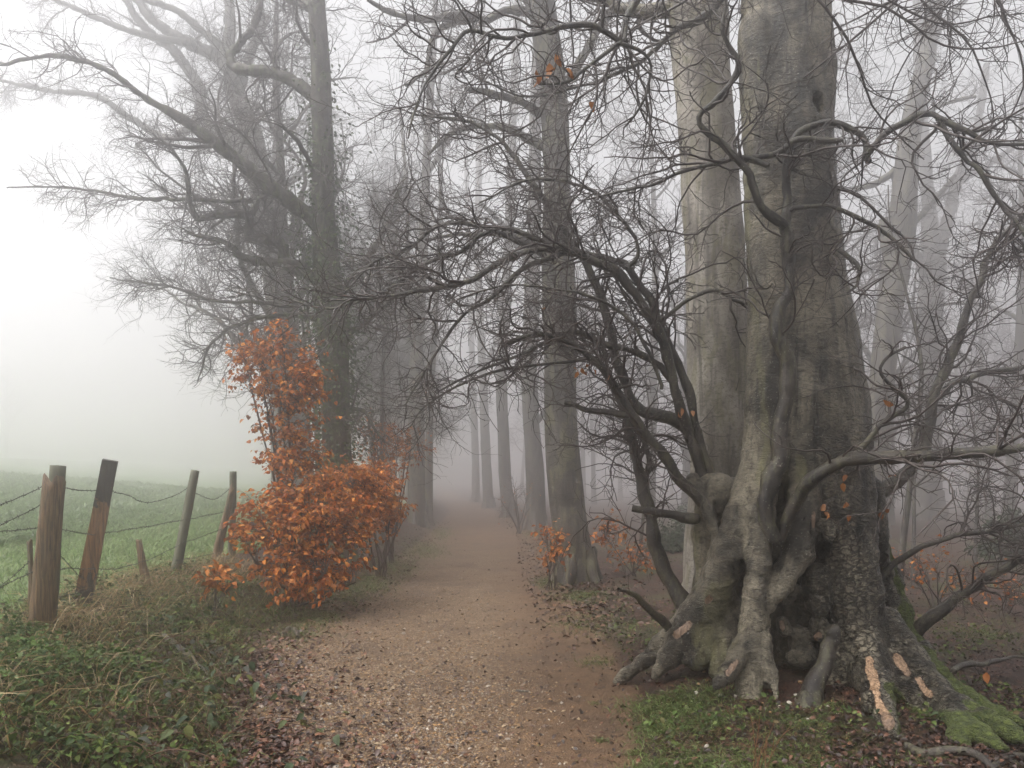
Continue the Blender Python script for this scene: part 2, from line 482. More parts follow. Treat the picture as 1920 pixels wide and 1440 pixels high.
# ------------------------------------------------------------------ the old beech
def sdf_tree(chains, holes, vox, k, lo, hi):
    dims = np.ceil((hi - lo) / vox).astype(int)
    A = np.full(dims, .3, np.float32)
    for ch, kk in chains:
        for (a, b_) in zip(ch[:-1], ch[1:]):
            ra, rb = a[3], b_[3]; mr = max(ra, rb) + .16
            i0 = np.clip(np.floor((np.minimum(a[:3], b_[:3]) - mr - lo) / vox).astype(int), 0, dims)
            i1 = np.clip(np.ceil((np.maximum(a[:3], b_[:3]) + mr - lo) / vox).astype(int), 0, dims)
            if np.any(i1 <= i0): continue
            gx = [lo[d] + vox * np.arange(i0[d], i1[d]) for d in range(3)]
            X = gx[0][:, None, None] - a[0]; Y = gx[1][None, :, None] - a[1]; Z = gx[2][None, None, :] - a[2]
            D = b_[:3] - a[:3]; dd = D @ D + 1e-9
            h = np.clip((X * D[0] + Y * D[1] + Z * D[2]) / dd, 0, 1)
            d = np.sqrt((X - h * D[0]) ** 2 + (Y - h * D[1]) ** 2 + (Z - h * D[2]) ** 2) - (ra + (rb - ra) * h)
            S = A[i0[0]:i1[0], i0[1]:i1[1], i0[2]:i1[2]]
            hh_ = np.maximum(kk - np.abs(S - d), 0) / kk
            A[i0[0]:i1[0], i0[1]:i1[1], i0[2]:i1[2]] = np.minimum(S, d) - hh_ * hh_ * kk * .25
    for hx in holes:
        c, r = hx[:3], hx[3]
        g_ = [lo[d] + vox * np.arange(dims[d]) for d in range(3)]
        sl_ = [slice(*np.clip([int((c[d] - r - .1 - lo[d]) / vox), int((c[d] + r + .1 - lo[d]) / vox)], 0, dims[d])) for d in range(3)]
        X = g_[0][sl_[0]][:, None, None] - c[0]; Y = g_[1][sl_[1]][None, :, None] - c[1]; Z = g_[2][sl_[2]][None, None, :] - c[2]
        d = r - np.sqrt(X ** 2 + Y ** 2 + (Z * .6) ** 2)
        A[tuple(sl_)] = np.maximum(A[tuple(sl_)], d)
    gr = vdb.FloatGrid(.3); gr.copyFromArray(A)
    pts, quads = gr.convertToQuads(0.0)
    return np.asarray(pts, float) * vox + lo, np.asarray(quads, int)


def vnormals(v, q):
    n = np.cross(v[q[:, 2]] - v[q[:, 0]], v[q[:, 3]] - v[q[:, 1]])
    out = np.zeros_like(v)
    for k in range(4): np.add.at(out, q[:, k], n)
    return norm(out)


def C(*rows): return np.array([[*P(a, b_, y), r * y / F] for a, b_, y, r in rows])


R2 = C((1650, 1180, 5.9, 44), (1700, 1240, 5.6, 35), (1750, 1290, 5.3, 29), (1790, 1335, 4.95, 27), (1802, 1378, 4.58, 20), (1806, 1400, 4.45, 12))
R3 = C((1790, 1330, 4.98, 24), (1850, 1350, 4.76, 20), (1900, 1375, 4.52, 15), (1975, 1402, 4.27, 10))
R3b = C((1800, 1350, 4.85, 20), (1840, 1378, 4.54, 16), (1882, 1402, 4.33, 9))
R4 = C((1650, 1030, 6.35, 18), (1680, 1130, 6.25, 21), (1705, 1200, 6.0, 23), (1748, 1258, 5.65, 23), (1808, 1306, 5.2, 20), (1872, 1338, 4.86, 15), (1950, 1368, 4.58, 10), (2010, 1385, 4.45, 6))
chains = [
    (C((1466, -60, 6.15, 74), (1468, 0, 6.15, 75), (1477, 250, 6.15, 81), (1485, 400, 6.15, 83), (1492, 500, 6.15, 86), (1510, 650, 6.15, 97), (1521, 760, 6.12, 101), (1526, 850, 6.1, 103), (1538, 930, 6.1, 92)), .03),
    (C((1525, -60, 6.0, 30), (1535, 130, 6.0, 31), (1535, 235, 6.0, 27), (1510, 330, 6.05, 24)), .03),
    (C((1425, 60, 6.05, 42), (1440, 330, 6.05, 44), (1452, 560, 6.02, 48), (1450, 760, 5.98, 52), (1436, 860, 5.95, 46)), .03),
    (C((1570, 850, 6.03, 62), (1582, 930, 5.98, 56), (1592, 1030, 5.9, 51), (1601, 1120, 5.86, 52), (1612, 1200, 5.84, 57), (1622, 1260, 5.8, 58)), .02),
    (C((1612, 1180, 5.85, 45), (1635, 1270, 5.4, 36), (1650, 1320, 5.05, 28), (1668, 1362, 4.75, 18), (1676, 1390, 4.6, 9)), .05),
    (R2, .05), (R3, .04), (R3b, .04), (R4, .03),
    (C((1660, 1230, 5.7, 40), (1692, 1292, 5.4, 30), (1722, 1340, 5.1, 17), (1760, 1370, 4.9, 8)), .05),
    (C((1585, 1210, 5.75, 42), (1580, 1270, 5.65, 36), (1575, 1320, 5.5, 30)), .04),
    (C((1455, 810, 6.0, 42), (1425, 880, 5.93, 38), (1396, 960, 5.84, 35), (1368, 1040, 5.82, 33), (1342, 1105, 5.9, 34), (1298, 1168, 5.98, 36), (1245, 1212, 6.08, 25), (1203, 1243, 6.13, 14), (1158, 1277, 6.15, 7)), .018),
    (C((1290, 1185, 5.92, 32), (1250, 1236, 5.92, 20), (1228, 1268, 5.95, 10)), .02),
    (C((1442, 870, 5.86, 26), (1428, 960, 5.72, 25), (1420, 1050, 5.64, 25), (1414, 1130, 5.6, 26), (1410, 1190, 5.55, 28), (1408, 1240, 5.48, 26), (1406, 1290, 5.4, 25), (1406, 1325, 5.34, 24)), .015),
    (C((1400, 1205, 5.5, 22), (1366, 1262, 5.35, 15), (1342, 1285, 5.28, 8)), .03),
    (C((1430, 1215, 5.62, 20), (1428, 1295, 5.55, 22)), .02),
    (C((1432, 1205, 5.5, 19), (1448, 1265, 5.35, 14), (1456, 1310, 5.25, 10)), .03),
    (C((1508, 890, 5.88, 36), (1504, 980, 5.76, 32), (1497, 1040, 5.68, 30), (1470, 1085, 5.63, 24), (1434, 1128, 5.6, 19)), .015),
    (C((1440, 1048, 5.78, 14), (1465, 1015, 5.76, 17), (1490, 1000, 5.76, 20)), .02),
    (C((1505, 930, 6.12, 72), (1500, 1080, 6.14, 66), (1498, 1160, 6.16, 52), (1495, 1240, 6.12, 46)), .03),
    (C((1532, 1085, 5.8, 30), (1535, 1130, 5.78, 26)), .03),
    (C((1468, 1165, 5.8, 13), (1470, 1180, 5.78, 14)), .02), (C((1535, 1175, 5.78, 20), (1537, 1190, 5.76, 18)), .02),
    (C((1485, 1232, 5.74, 13), (1510, 1236, 5.72, 16), (1525, 1228, 5.74, 12)), .02), (C((1497, 1190, 5.8, 20), (1500, 1215, 5.8, 22)), .02),
    (C((1475, 1125, 5.8, 12), (1490, 1110, 5.8, 14)), .02),
    (C((1372, 940, 6.3, 46), (1358, 1050, 6.34, 50), (1350, 1150, 6.3, 48), (1342, 1250, 6.2, 44)), .04),
    (C((1342, 925, 6.2, 40), (1330, 1000, 6.25, 32), (1325, 1100, 6.2, 24)), .04),
    (C((1300, 900, 6.15, 12), (1325, 950, 6.08, 15), (1347, 1005, 6.0, 14), (1336, 1060, 6.0, 16), (1322, 1125, 6.0, 18)), .02),
    (C((1350, 1120, 6.0, 30), (1330, 1180, 5.95, 32), (1305, 1230, 5.85, 26)), .03),
    (C((1380, 1150, 5.95, 24), (1362, 1210, 5.85, 22), (1350, 1255, 5.75, 18)), .03),
    (C((1625, 925, 6.2, 34), (1650, 1030, 6.25, 16), (1660, 1110, 6.22, 18), (1690, 1190, 6.1, 16)), .03),
    (C((1560, 1060, 5.82, 12), (1560, 1070, 5.82, 14)), .02),
    (C((1548, 985, 5.72, 14), (1556, 1000, 5.7, 15)), .02),
]
lo = np.array([.55, 4.2, -.12]); hi = np.array([3.1, 7.0, 5.55]); VOX = .0187
holes = [np.array([*P(1541, 985, 5.66), .045]), np.array([*P(1544, 1045, 5.66), .05]), np.array([*P(1546, 1110, 5.66), .05]), np.array([*P(1550, 1160, 5.66), .05]),
         np.array([*P(1410, 1075, 5.95), .045]), np.array([*P(1510, 592, 5.72), .05]), np.array([*P(1532, 195, 5.86), .05]),
         np.array([*P(1462, 1140, 5.72), .05]), np.array([*P(1455, 1075, 5.72), .03]), np.array([*P(1460, 1215, 5.72), .05])]
v, q = sdf_tree(chains, holes, VOX, .04, lo, hi)
nrm = vnormals(v, q)
ctr = (v * nrm).sum(1).mean()
if ctr < 0: q = q[:, ::-1]; nrm = -nrm
# knobbly relief along the normal
low = sst(2.6, .4, v[:, 2])
v = v + nrm * (fbm(v * 5, 3) * (.010 + .012 * low) + fbm(v * np.array([13, 13, 24]), 3) * (.0018 + .0085 * low) - .011 * low * np.maximum(0, .35 - np.abs(vnoise(v * np.array([6, 6, 9]) + 3)) * 2.2)
               - .006 * np.abs(vnoise(v * np.array([9, 9, 1.2]))))[:, None]
g = Geo(); g.add(v, q)
OLD = thing('beech_tree', (*P(1500, 1254, 5.95)[:2], .12), 'huge gnarled old beech with fused buttress roots and serpentine limbs beside the path', 'tree')
trunk = g.obj('trunk', MB_MAIN, OLD)
ppx = 960 + v[:, 0] / v[:, 1] * F; ppy = HY - (v[:, 2] - EYE) / v[:, 1] * F


def band(lines, w):
    """1 on the drawn strips, falling to 0 just outside; only on the side the strip lies on"""
    out = np.zeros(len(v))
    for ln, hw in lines:
        for (a, b_) in zip(ln[:-1], ln[1:]):
            a, b_ = np.array(a, float), np.array(b_, float); D = b_ - a
            h = np.clip(((ppx - a[0]) * D[0] + (ppy - a[1]) * D[1]) / (D @ D), 0, 1)
            d = np.hypot(ppx - a[0] - h * D[0], ppy - a[1] - h * D[1]) / (hw * (1 + .7 * vnoise(v * np.array([14, 14, 9]))))
            out = np.maximum(out, np.clip(1 - (d - 1) * w - .5, 0, 1))
    return out * (nrm[:, 1] < .2) * (v[:, 1] < 6.2)


def near_chain(ch, pad):
    out = np.zeros(len(v))
    for a, b_ in zip(ch[:-1], ch[1:]):
        D = b_[:3] - a[:3]; h = np.clip(((v - a[:3]) @ D) / (D @ D), 0, 1)
        d = np.linalg.norm(v - a[:3] - h[:, None] * D, axis=1) - (a[3] + (b_[3] - a[3]) * h)
        out = np.maximum(out, sst(pad, 0, d))
    return out


wood = band([([(1630, 1238), (1640, 1290), (1652, 1322), (1666, 1358)], 8.5), ([(1680, 1232), (1692, 1250), (1702, 1262)], 7),
             ([(1722, 1274), (1738, 1296), (1746, 1304)], 6), ([(1292, 1170), (1268, 1190)], 6), ([(1383, 1238), (1364, 1262)], 5),
             ([(1330, 1122), (1324, 1128)], 6), ([(1466, 1168), (1468, 1180)], 4), ([(1536, 1190), (1530, 1196)], 5), ([(1330, 1122), (1324, 1126)], 3),
             ([(1526, 960), (1526, 985)], 4)], 2.2)
moss = np.maximum(near_chain(R4, .03) * .95, np.maximum(near_chain(R3, .03), near_chain(R3b, .03)) * .85)
moss = np.maximum(moss, sst(1690, 1760, ppx) * sst(1310, 1350, ppy) * .9)
moss = np.maximum(moss, .55 * sst(.45, .0, v[:, 2]) * sst(.1, .7, nrm[:, 0]))
moss = np.maximum(moss, band([([(1670, 1290), (1700, 1330), (1740, 1360)], 12)], 1.5) * .75)
algae = np.clip(.42 * sst(-.1, -.8, nrm[:, 0]) * sst(1.2, 2.2, v[:, 2]), 0, 1)
algae = np.maximum(algae, band([([(1345, 1120), (1330, 1240)], 45), ([(1305, 950), (1300, 1100)], 12), ([(1412, 560), (1440, 830), (1420, 900)], 12), ([(1470, 860), (1470, 930)], 10),
                                ([(1400, 300), (1404, 560)], 8), ([(1500, 860), (1503, 900)], 12), ([(1422, 0), (1424, 150)], 4)], 1.2) * .6)
algae = np.maximum(algae, .55 * sst(6.1, 6.35, v[:, 1]) * sst(1460, 1300, ppx))
old = sst(3.0, .8, v[:, 2]) * sst(1500, 1560, ppx)
fresh = band([([(1632, 1232), (1641, 1290), (1650, 1318)], 16)], 1.) + .3 * band([([(1681, 1235), (1692, 1250)], 12), ([(1725, 1278), (1742, 1300)], 10)], 1.)
for n_, val in (('fresh', np.clip(fresh * 2, 0, 1)), ('wood', wood), ('moss', moss), ('algae', algae), ('old', np.clip(old + .25 * sst(1.5, .6, v[:, 2]), 0, 1))): attr(trunk.data, n_, val)

# upper stem above the frame
g = Geo()
up = np.array([[*P(1466, -40, 6.15), .30], [1.95, 6.2, 6.6], ]) if False else np.array([[2.07, 6.15, 5.3, .30], [2.02, 6.2, 7.0, .26], [2.1, 6.3, 9.0, .20], [2.0, 6.4, 11.0, .12], [2.1, 6.5, 12.5, .05]])
limb(g, up, 16)
g.obj('upper_trunk', MB_MAIN if False else MB_PALE, OLD)

# cut stem by the trunk
g = Geo()
cs = C((1557, 1178, 5.42, 15), (1555, 1205, 5.42, 14.5), (1544, 1245, 5.4, 16), (1530, 1280, 5.36, 20), (1518, 1322, 5.28, 26), (1513, 1350, 5.2, 30))
limb(g, cs, 14, 24, .1, cap=True); g.obj('cut_stem', MB_LIMB, OLD, label='sawn-off stem standing at the foot of the trunk')

# limbs traced from the photograph: (px, py, r_px[, Y])
LIMBS = [
    ('branch', 6.25, 5.9, [(1335, 940, 17), (1312, 870, 15), (1285, 790, 14), (1268, 740, 14), (1248, 660, 13), (1220, 595, 12), (1190, 545, 12), (1150, 508, 11), (1090, 476, 10), (1040, 466, 9), (965, 482, 8), (890, 520, 7), (800, 545, 6), (700, 560, 4), (610, 562, 2.5)]),
    ('branch', 6.2, 6.5, [(1342, 935, 13), (1325, 880, 12), (1305, 800, 12), (1285, 710, 11), (1250, 640, 10), (1212, 550, 10), (1178, 497, 9), (1130, 480, 8), (1060, 470, 8), (1000, 462, 7), (905, 425, 6), (830, 420, 5), (770, 462, 4), (700, 492, 3), (640, 560, 2)]),
    ('branch', 6.1, 5.6, [(1325, 950, 15), (1262, 880, 13), (1205, 805, 12), (1152, 725, 10), (1110, 672, 9), (1070, 645, 8), (1020, 628, 6.5), (985, 632, 6), (946, 645, 5)]),
    ('branch', 6.3, 6.9, [(1330, 920, 16), (1282, 800, 15), (1195, 765, 13), (1162, 695, 12), (1142, 615, 11), (1112, 530, 10), (1078, 465, 9), (1020, 380, 7), (960, 292, 6), (912, 243, 5), (850, 222, 4), (775, 215, 2.5)]),
    ('branch', 6.2, 6.0, [(1272, 740, 9), (1240, 690, 8), (1200, 665, 8), (1165, 655, 8), (1130, 645, 7), (1090, 625, 7), (1040, 628, 5), (990, 660, 4), (900, 695, 3), (820, 735, 2)]),
    ('dead_branch', 6.1, 6.0, [(1305, 972, 12), (1270, 965, 9), (1225, 958, 7), (1184, 955, 6)]),
    ('side_stem', 6.3, 6.6, [(1302, 1150, 20), (1278, 1120, 17), (1248, 1072, 16), (1228, 1010, 14), (1214, 950, 13), (1205, 900, 12), (1190, 845, 10), (1178, 800, 9), (1165, 760, 6), (1140, 700, 4), (1120, 620, 2.5)]),
    ('side_stem', 6.45, 6.9, [(1226, 1010, 8), (1215, 960, 7), (1212, 900, 6), (1220, 870, 6), (1205, 830, 5), (1180, 790, 3)]),
    ('dead_branch', 6.0, 5.6, [(1255, 1182, 9), (1230, 1155, 8), (1195, 1120, 6), (1158, 1102, 4)]),
    ('dead_branch', 5.9, 5.9, [(1180, 778, 7), (1140, 772, 6), (1100, 768, 5), (1058, 757, 4)]),
    ('serpentine_stem', 5.62, 5.5, [(1448, 1010, 17), (1436, 950, 18), (1445, 905, 18), (1460, 860, 17), (1464, 790, 16), (1475, 720, 15), (1472, 660, 14), (1458, 625, 14), (1462, 580, 13), (1478, 540, 12), (1480, 490, 12), (1476, 430, 11), (1475, 390, 9), (1474, 340, 8), (1478, 285, 7), (1500, 245, 7), (1550, 228, 6.5), (1590, 236, 6.5), (1620, 262, 6), (1628, 305, 5.5)]),
    ('branch', 5.5, 5.2, [(1472, 425, 9), (1445, 405, 9), (1420, 375, 8), (1408, 345, 8), (1395, 315, 7), (1352, 272, 7), (1312, 240, 6.5), (1310, 220, 6.5), (1345, 188, 6), (1372, 155, 5.5), (1382, 120, 5), (1358, 60, 4), (1360, 0, 3)]),
    ('branch', 5.5, 5.2, [(1626, 300, 6), (1634, 285, 6), (1660, 255, 6), (1690, 232, 6), (1735, 214, 6), (1760, 222, 5.5), (1800, 243, 5), (1860, 266, 4), (1930, 272, 3)]),
    ('branch', 5.3, 5.1, [(1758, 222, 5), (1790, 270, 5), (1840, 330, 4.5), (1880, 385, 4), (1905, 420, 3.5), (1940, 470, 3)]),
    ('low_branch', 5.62, 4.6, [(1462, 1012, 11), (1484, 955, 14), (1510, 915, 14), (1550, 882, 14), (1600, 860, 13), (1660, 856, 12), (1720, 857, 11.5), (1800, 850, 11), (1880, 843, 10), (1960, 832, 9), (2060, 825, 7)]),
    ('branch', 6.2, 6.6, [(1618, 930, 16), (1660, 915, 15), (1700, 885, 14), (1732, 840, 13), (1745, 760, 10), (1768, 700, 9), (1800, 630, 8), (1828, 545, 7), (1866, 460, 5), (1935, 390, 3.5)]),
    ('branch', 6.5, 7.0, [(1755, 745, 7), (1800, 715, 6), (1850, 700, 5), (1930, 688, 4)]),
    ('low_branch', 6.1, 5.6, [(1695, 1205, 12), (1740, 1162, 11), (1790, 1128, 10), (1845, 1085, 9), (1885, 1065, 8), (1940, 1030, 7)]),
    ('low_branch', 6.15, 5.9, [(1650, 1095, 7), (1680, 1055, 6), (1730, 1025, 5), (1800, 1003, 4.5), (1880, 992, 4), (1950, 975, 3)]),
    ('dead_branch', 6.2, 6.1, [(1638, 1065, 10), (1650, 1050, 9), (1660, 1038, 7)]),
    ('branch', 5.3, 5.2, [(1600, 860, 6), (1640, 812, 5), (1672, 778, 5), (1702, 755, 4), (1672, 728, 4), (1650, 700, 3.5), (1660, 672, 3), (1700, 650, 2)]),
    ('branch', 5.45, 5.2, [(1482, 395, 5), (1520, 388, 4.5), (1560, 390, 4), (1610, 410, 4), (1660, 436, 3.5), (1690, 462, 3), (1716, 490, 2)]),
    ('branch', 5.45, 5.6, [(1440, 312, 5), (1400, 298, 5.5), (1370, 300, 5.5), (1320, 312, 5), (1270, 325, 4.5), (1230, 345, 4), (1180, 355, 3), (1100, 375, 2)]),
    ('branch', 5.5, 5.4, [(1395, 300, 6), (1440, 292, 6), (1480, 270, 6), (1500, 258, 6), (1530, 262, 6), (1565, 268, 5), (1578, 266, 4)]),
    ('branch', 4.9, 4.3, [(1420, -240, 14), (1320, -150, 12), (1235, -60, 10), (1190, 5, 9), (1175, 45, 8), (1165, 82, 7), (1140, 66, 7), (1100, 48, 7), (1040, 55, 6), (950, 74, 5), (885, 58, 4.5), (840, 100, 4), (800, 150, 3.2), (775, 215, 2.5), (765, 260, 2)]),
    ('branch', 4.5, 4.3, [(1165, 80, 5), (1130, 105, 5), (1090, 132, 4), (1062, 152, 3.5), (1010, 158, 2.5)]),
    ('branch', 4.5, 4.6, [(1165, 82, 5), (1200, 98, 4.5), (1218, 118, 4), (1216, 165, 3.5), (1195, 210, 3), (1170, 240, 2)]),
    ('branch', 6.4, 6.2, [(1400, -60, 8), (1330, 20, 7), (1260, 60, 6), (1190, 120, 5), (1100, 160, 4), (990, 180, 3), (900, 150, 2)]),
    ('branch', 5.9, 5.2, [(1560, 285, 5), (1570, 390, 5), (1562, 410, 5), (1580, 450, 5), (1575, 470, 4.5), (1610, 500, 4), (1608, 535, 3), (1590, 550, 2)]),
    ('branch', 5.6, 5.4, [(1240, 730, 5), (1215, 660, 4.5), (1180, 600, 4), (1120, 560, 4), (1050, 545, 3), (950, 535, 2.5), (860, 560, 2)]),
    ('branch', 6.1, 5.7, [(1060, 470, 6), (990, 500, 6), (920, 560, 5), (860, 600, 4), (800, 690, 3), (760, 760, 2)]),
    ('branch', 6.0, 5.7, [(1110, 672, 5), (1040, 680, 4), (960, 690, 4), (880, 715, 3), (800, 760, 2), (770, 800, 1.5)]),
    ('branch', 6.3, 6.6, [(1050, 468, 6), (985, 440, 6), (930, 430, 5.5), (860, 470, 5), (790, 500, 4.5), (720, 545, 4), (620, 580, 3), (540, 560, 2)]),
    ('branch', 6.0, 5.9, [(1180, 498, 6), (1195, 460, 5), (1140, 380, 4.5), (1060, 340, 4), (980, 340, 3), (900, 380, 2)]),
    ('branch', 6.2, 6.1, [(1240, 600, 5), (1290, 560, 4), (1340, 545, 4), (1400, 570, 3), (1440, 560, 2)]),
]
CR = np.random.default_rng(21)
gt = Geo()
ends = {}
for nm, Y0, Y1, rows in LIMBS:
    g = Geo()
    rows = [(a_[0], a_[1], a_[2] * (.76 if nm == 'branch' and a_[0] < 1330 else .9 if nm == 'side_stem' else 1)) for a_ in rows]
    c, r = limb(g, px_line(rows, Y0, Y1), 9, rng=CR)
    lo_ = g.obj(nm, MB_LIMB, OLD)
    dead = nm == 'dead_branch'
    pts, rr = rs(c, r, 30)
    if rows[0][1] > 900 and nm in ('side_stem', 'serpentine_stem', 'low_branch', 'branch'): t0 = .25
    else: t0 = .12
    if nm == 'dead_branch':
        twigs(gt, pts, rr, [dict(gap=.25, len=.25, r=.005, n=5, w=.25, t0=.4)], CR); continue
    mx = np.mean([q_[0] for q_ in rows]); df = 1.9 if 1310 < mx < 1640 else 1.0
    twigs(gt, pts, rr, [
        dict(gap=.088 * df, len=1.25, r=.0105, n=12, w=.25, t0=t0, flat=.5, fl=.04, tip=.3, k=4, ang=(25, 70), power=.75),
        dict(gap=.095, len=.50, r=.0046, n=6, w=.30, flat=.6, fl=.05, tip=.6, ang=(35, 70)),
        dict(gap=.13, len=.15, r=.0027, n=2, w=.25, flat=.6, tip=.8, ang=(35, 75))], CR)
# sprays hanging in from above the frame
sp = []
for px, py, Y in [(1250, -120, 5.6), (1400, -100, 5.2), (1600, -80, 5.4), (1750, -60, 5.5), (1880, -40, 5.8), (1080, -80, 6.2), (1500, -60, 5.0), (980, -60, 6.6), (1830, -70, 6.4)]:
    for _ in range(2):
        st = P(px + CR.uniform(-60, 60), py, Y)[None]; d = CR.normal(0, 1, (1, 3)); d[0, 2] = -.55
        a, r = grow(st, d, np.array([1.6]), np.array([.012]), 14, .14, -.01, .3, rng=CR); gt.tubes(a, r, 5); sp.append((a, r))
for a, r in sp:
    twigs(gt, a, r, [dict(gap=.09, len=.7, r=.006, n=8, w=.25, t0=.05), dict(gap=.13, len=.35, r=.0035, n=5, w=.28), dict(gap=.14, len=.15, r=.0022, n=2, w=.25)], CR)
gt.obj('crown', M_TWIG, OLD)
print('old beech twigs', sum(len(x) for x in gt.q) * 2)

# copper leaves
def leaf_mesh(n=5, w=.30, fold=.4, curl=.4):
    """unit leaf along +x, rib at z=0, sides folded up, curved down toward the tip"""
    s = np.linspace(0, 1, n); hw = w * np.sin(np.pi * s ** .85) ** .8
    rib = np.c_[s, 0 * s, -curl * s ** 2]
    Lf = np.c_[s, hw, -curl * s ** 2 + fold * hw]; Rt = np.c_[s, -hw, -curl * s ** 2 + fold * hw]
    vv = [rib[0]]; tr = []
    vv = np.r_[rib, Lf[1:-1], Rt[1:-1]]
    def li(i): return i if i in (0, n - 1) else n + i - 1
    def ri(i): return i if i in (0, n - 1) else n + n - 2 + i - 1
    for i in range(n - 1):
        for f, s_ in ((li, 1), (ri, -1)):
            qd = [i, i + 1, f(i + 1), f(i)]
            qd = list(dict.fromkeys(qd))
            if len(qd) == 4: ts = [[qd[0], qd[1], qd[2]], [qd[0], qd[2], qd[3]]]
            elif len(qd) == 3: ts = [qd]
            else: ts = []
            tr += [x if s_ > 0 else x[::-1] for x in ts]
    return vv, np.array(tr)


LEAF5 = leaf_mesh(5); LEAF3 = leaf_mesh(3, .34); LEAF4 = leaf_mesh(4, .32)


def frames(d, up=None, rng=R0, tw=.6):
    d = norm(d); u_ = rng.normal(0, tw, d.shape); u_[:, 2] += 1
    y = norm(np.cross(u_, d)); z = np.cross(d, y)
    return np.stack([d, y, z], -1)          # columns


def scatter(g, tmpl, pos, Rm, sc, tint):
    vv, tr = tmpl; n = len(pos)
    X = np.einsum('nij,vj->nvi', Rm, vv) * np.asarray(sc).reshape(-1, 1, 1) + pos[:, None]
    g.add(X.reshape(-1, 3), None, (tr[None] + (np.arange(n) * len(vv))[:, None, None]).reshape(-1, 3), np.repeat(tint, len(vv), 0))


def tints(n, cols, var=.25, rng=R0):
    c = np.array(cols)[rng.integers(0, len(cols), n)]
    return np.clip(c * rng.uniform(1 - var, 1 + var, (n, 1)), 0, 1)


COPPER = [(.44, .125, .016), (.48, .155, .022), (.30, .078, .012), (.58, .21, .03), (.40, .105, .012), (.60, .25, .05), (.20, .062, .018), (.50, .19, .05)]
LEAFM = {}
def leaf_objects(pos, d, size, parent, cols, mat=None, tmpl=LEAF5, rng=R0, tw=.8, name='leaf', label=None):
    Rm = frames(d, rng=rng, tw=tw)
    from mathutils import Matrix
    for k in range(len(pos)):
        ci = int(rng.integers(0, len(cols)))
        key = (tuple(cols[ci]), id(tmpl), name)
        if key not in LEAFM:
            g = Geo(); g.add(tmpl[0], None, tmpl[1], np.tile(cols[ci], (len(tmpl[0]), 1))); LEAFM[key] = g.mesh(name, mat or M_LEAF)
        o = bpy.data.objects.new(name, LEAFM[key]); COL.objects.link(o)
        s = size * rng.uniform(.75, 1.2)
        mt = Matrix([[*(Rm[k][i] * s), pos[k][i]] for i in range(3)] + [[0, 0, 0, 1]])
        o.parent = parent; o.matrix_parent_inverse = Matrix.Translation(-parent.location) ; o.matrix_basis = mt
        if label: o['label'] = label


lp = [(1005, 130, 4.3), (1012, 140, 4.3), (1008, 146, 4.3), (1030, 118, 4.35), (1042, 125, 4.35), (1048, 112, 4.35), (1060, 128, 4.35), (1035, 135, 4.35), (1044, 104, 4.35), (1066, 132, 4.35),
      (1106, 190, 4.5), (1075, 690, 5.75), (1090, 690, 5.75), (1100, 697, 5.75), (1112, 692, 5.75), (1105, 684, 5.75), (1084, 696, 5.75), (1142, 704, 5.7), (1022, 576, 6.0),
      (1277, 764, 6.1), (1298, 770, 6.1), (1272, 772, 6.1), (1545, 960, 5.3), (1552, 964, 5.3), (1538, 958, 5.3), (1585, 940, 5.35), (1592, 944, 5.35), (1588, 890, 5.35), (1580, 905, 5.35), (1592, 965, 5.3),
      (1676, 760, 5.2), (1680, 893, 5.3), (1655, 960, 5.8), (1668, 955, 5.8), (1830, 842, 4.9), (1702, 1198, 5.7), (1176, 1000, 6.0), (1168, 1010, 6.0), (1850, 1260, 5.2)]
lpos = np.array([P(*x) for x in lp]); ld = CR.normal(0, .5, lpos.shape); ld[:, 2] -= .7
leaf_objects(lpos, ld, .062, OLD, [(.40, .16, .045), (.42, .20, .09), (.30, .11, .03)], rng=CR)
for x in lpos:
    g = Geo(); a, r = grow((x + [0, 0, .0])[None], np.array([[.3, .1, .8]]), np.array([.22]), np.array([.002]), 4, .3, rng=CR); g.tubes(a, r, 3); g.obj('twig', M_TWIG, OLD)

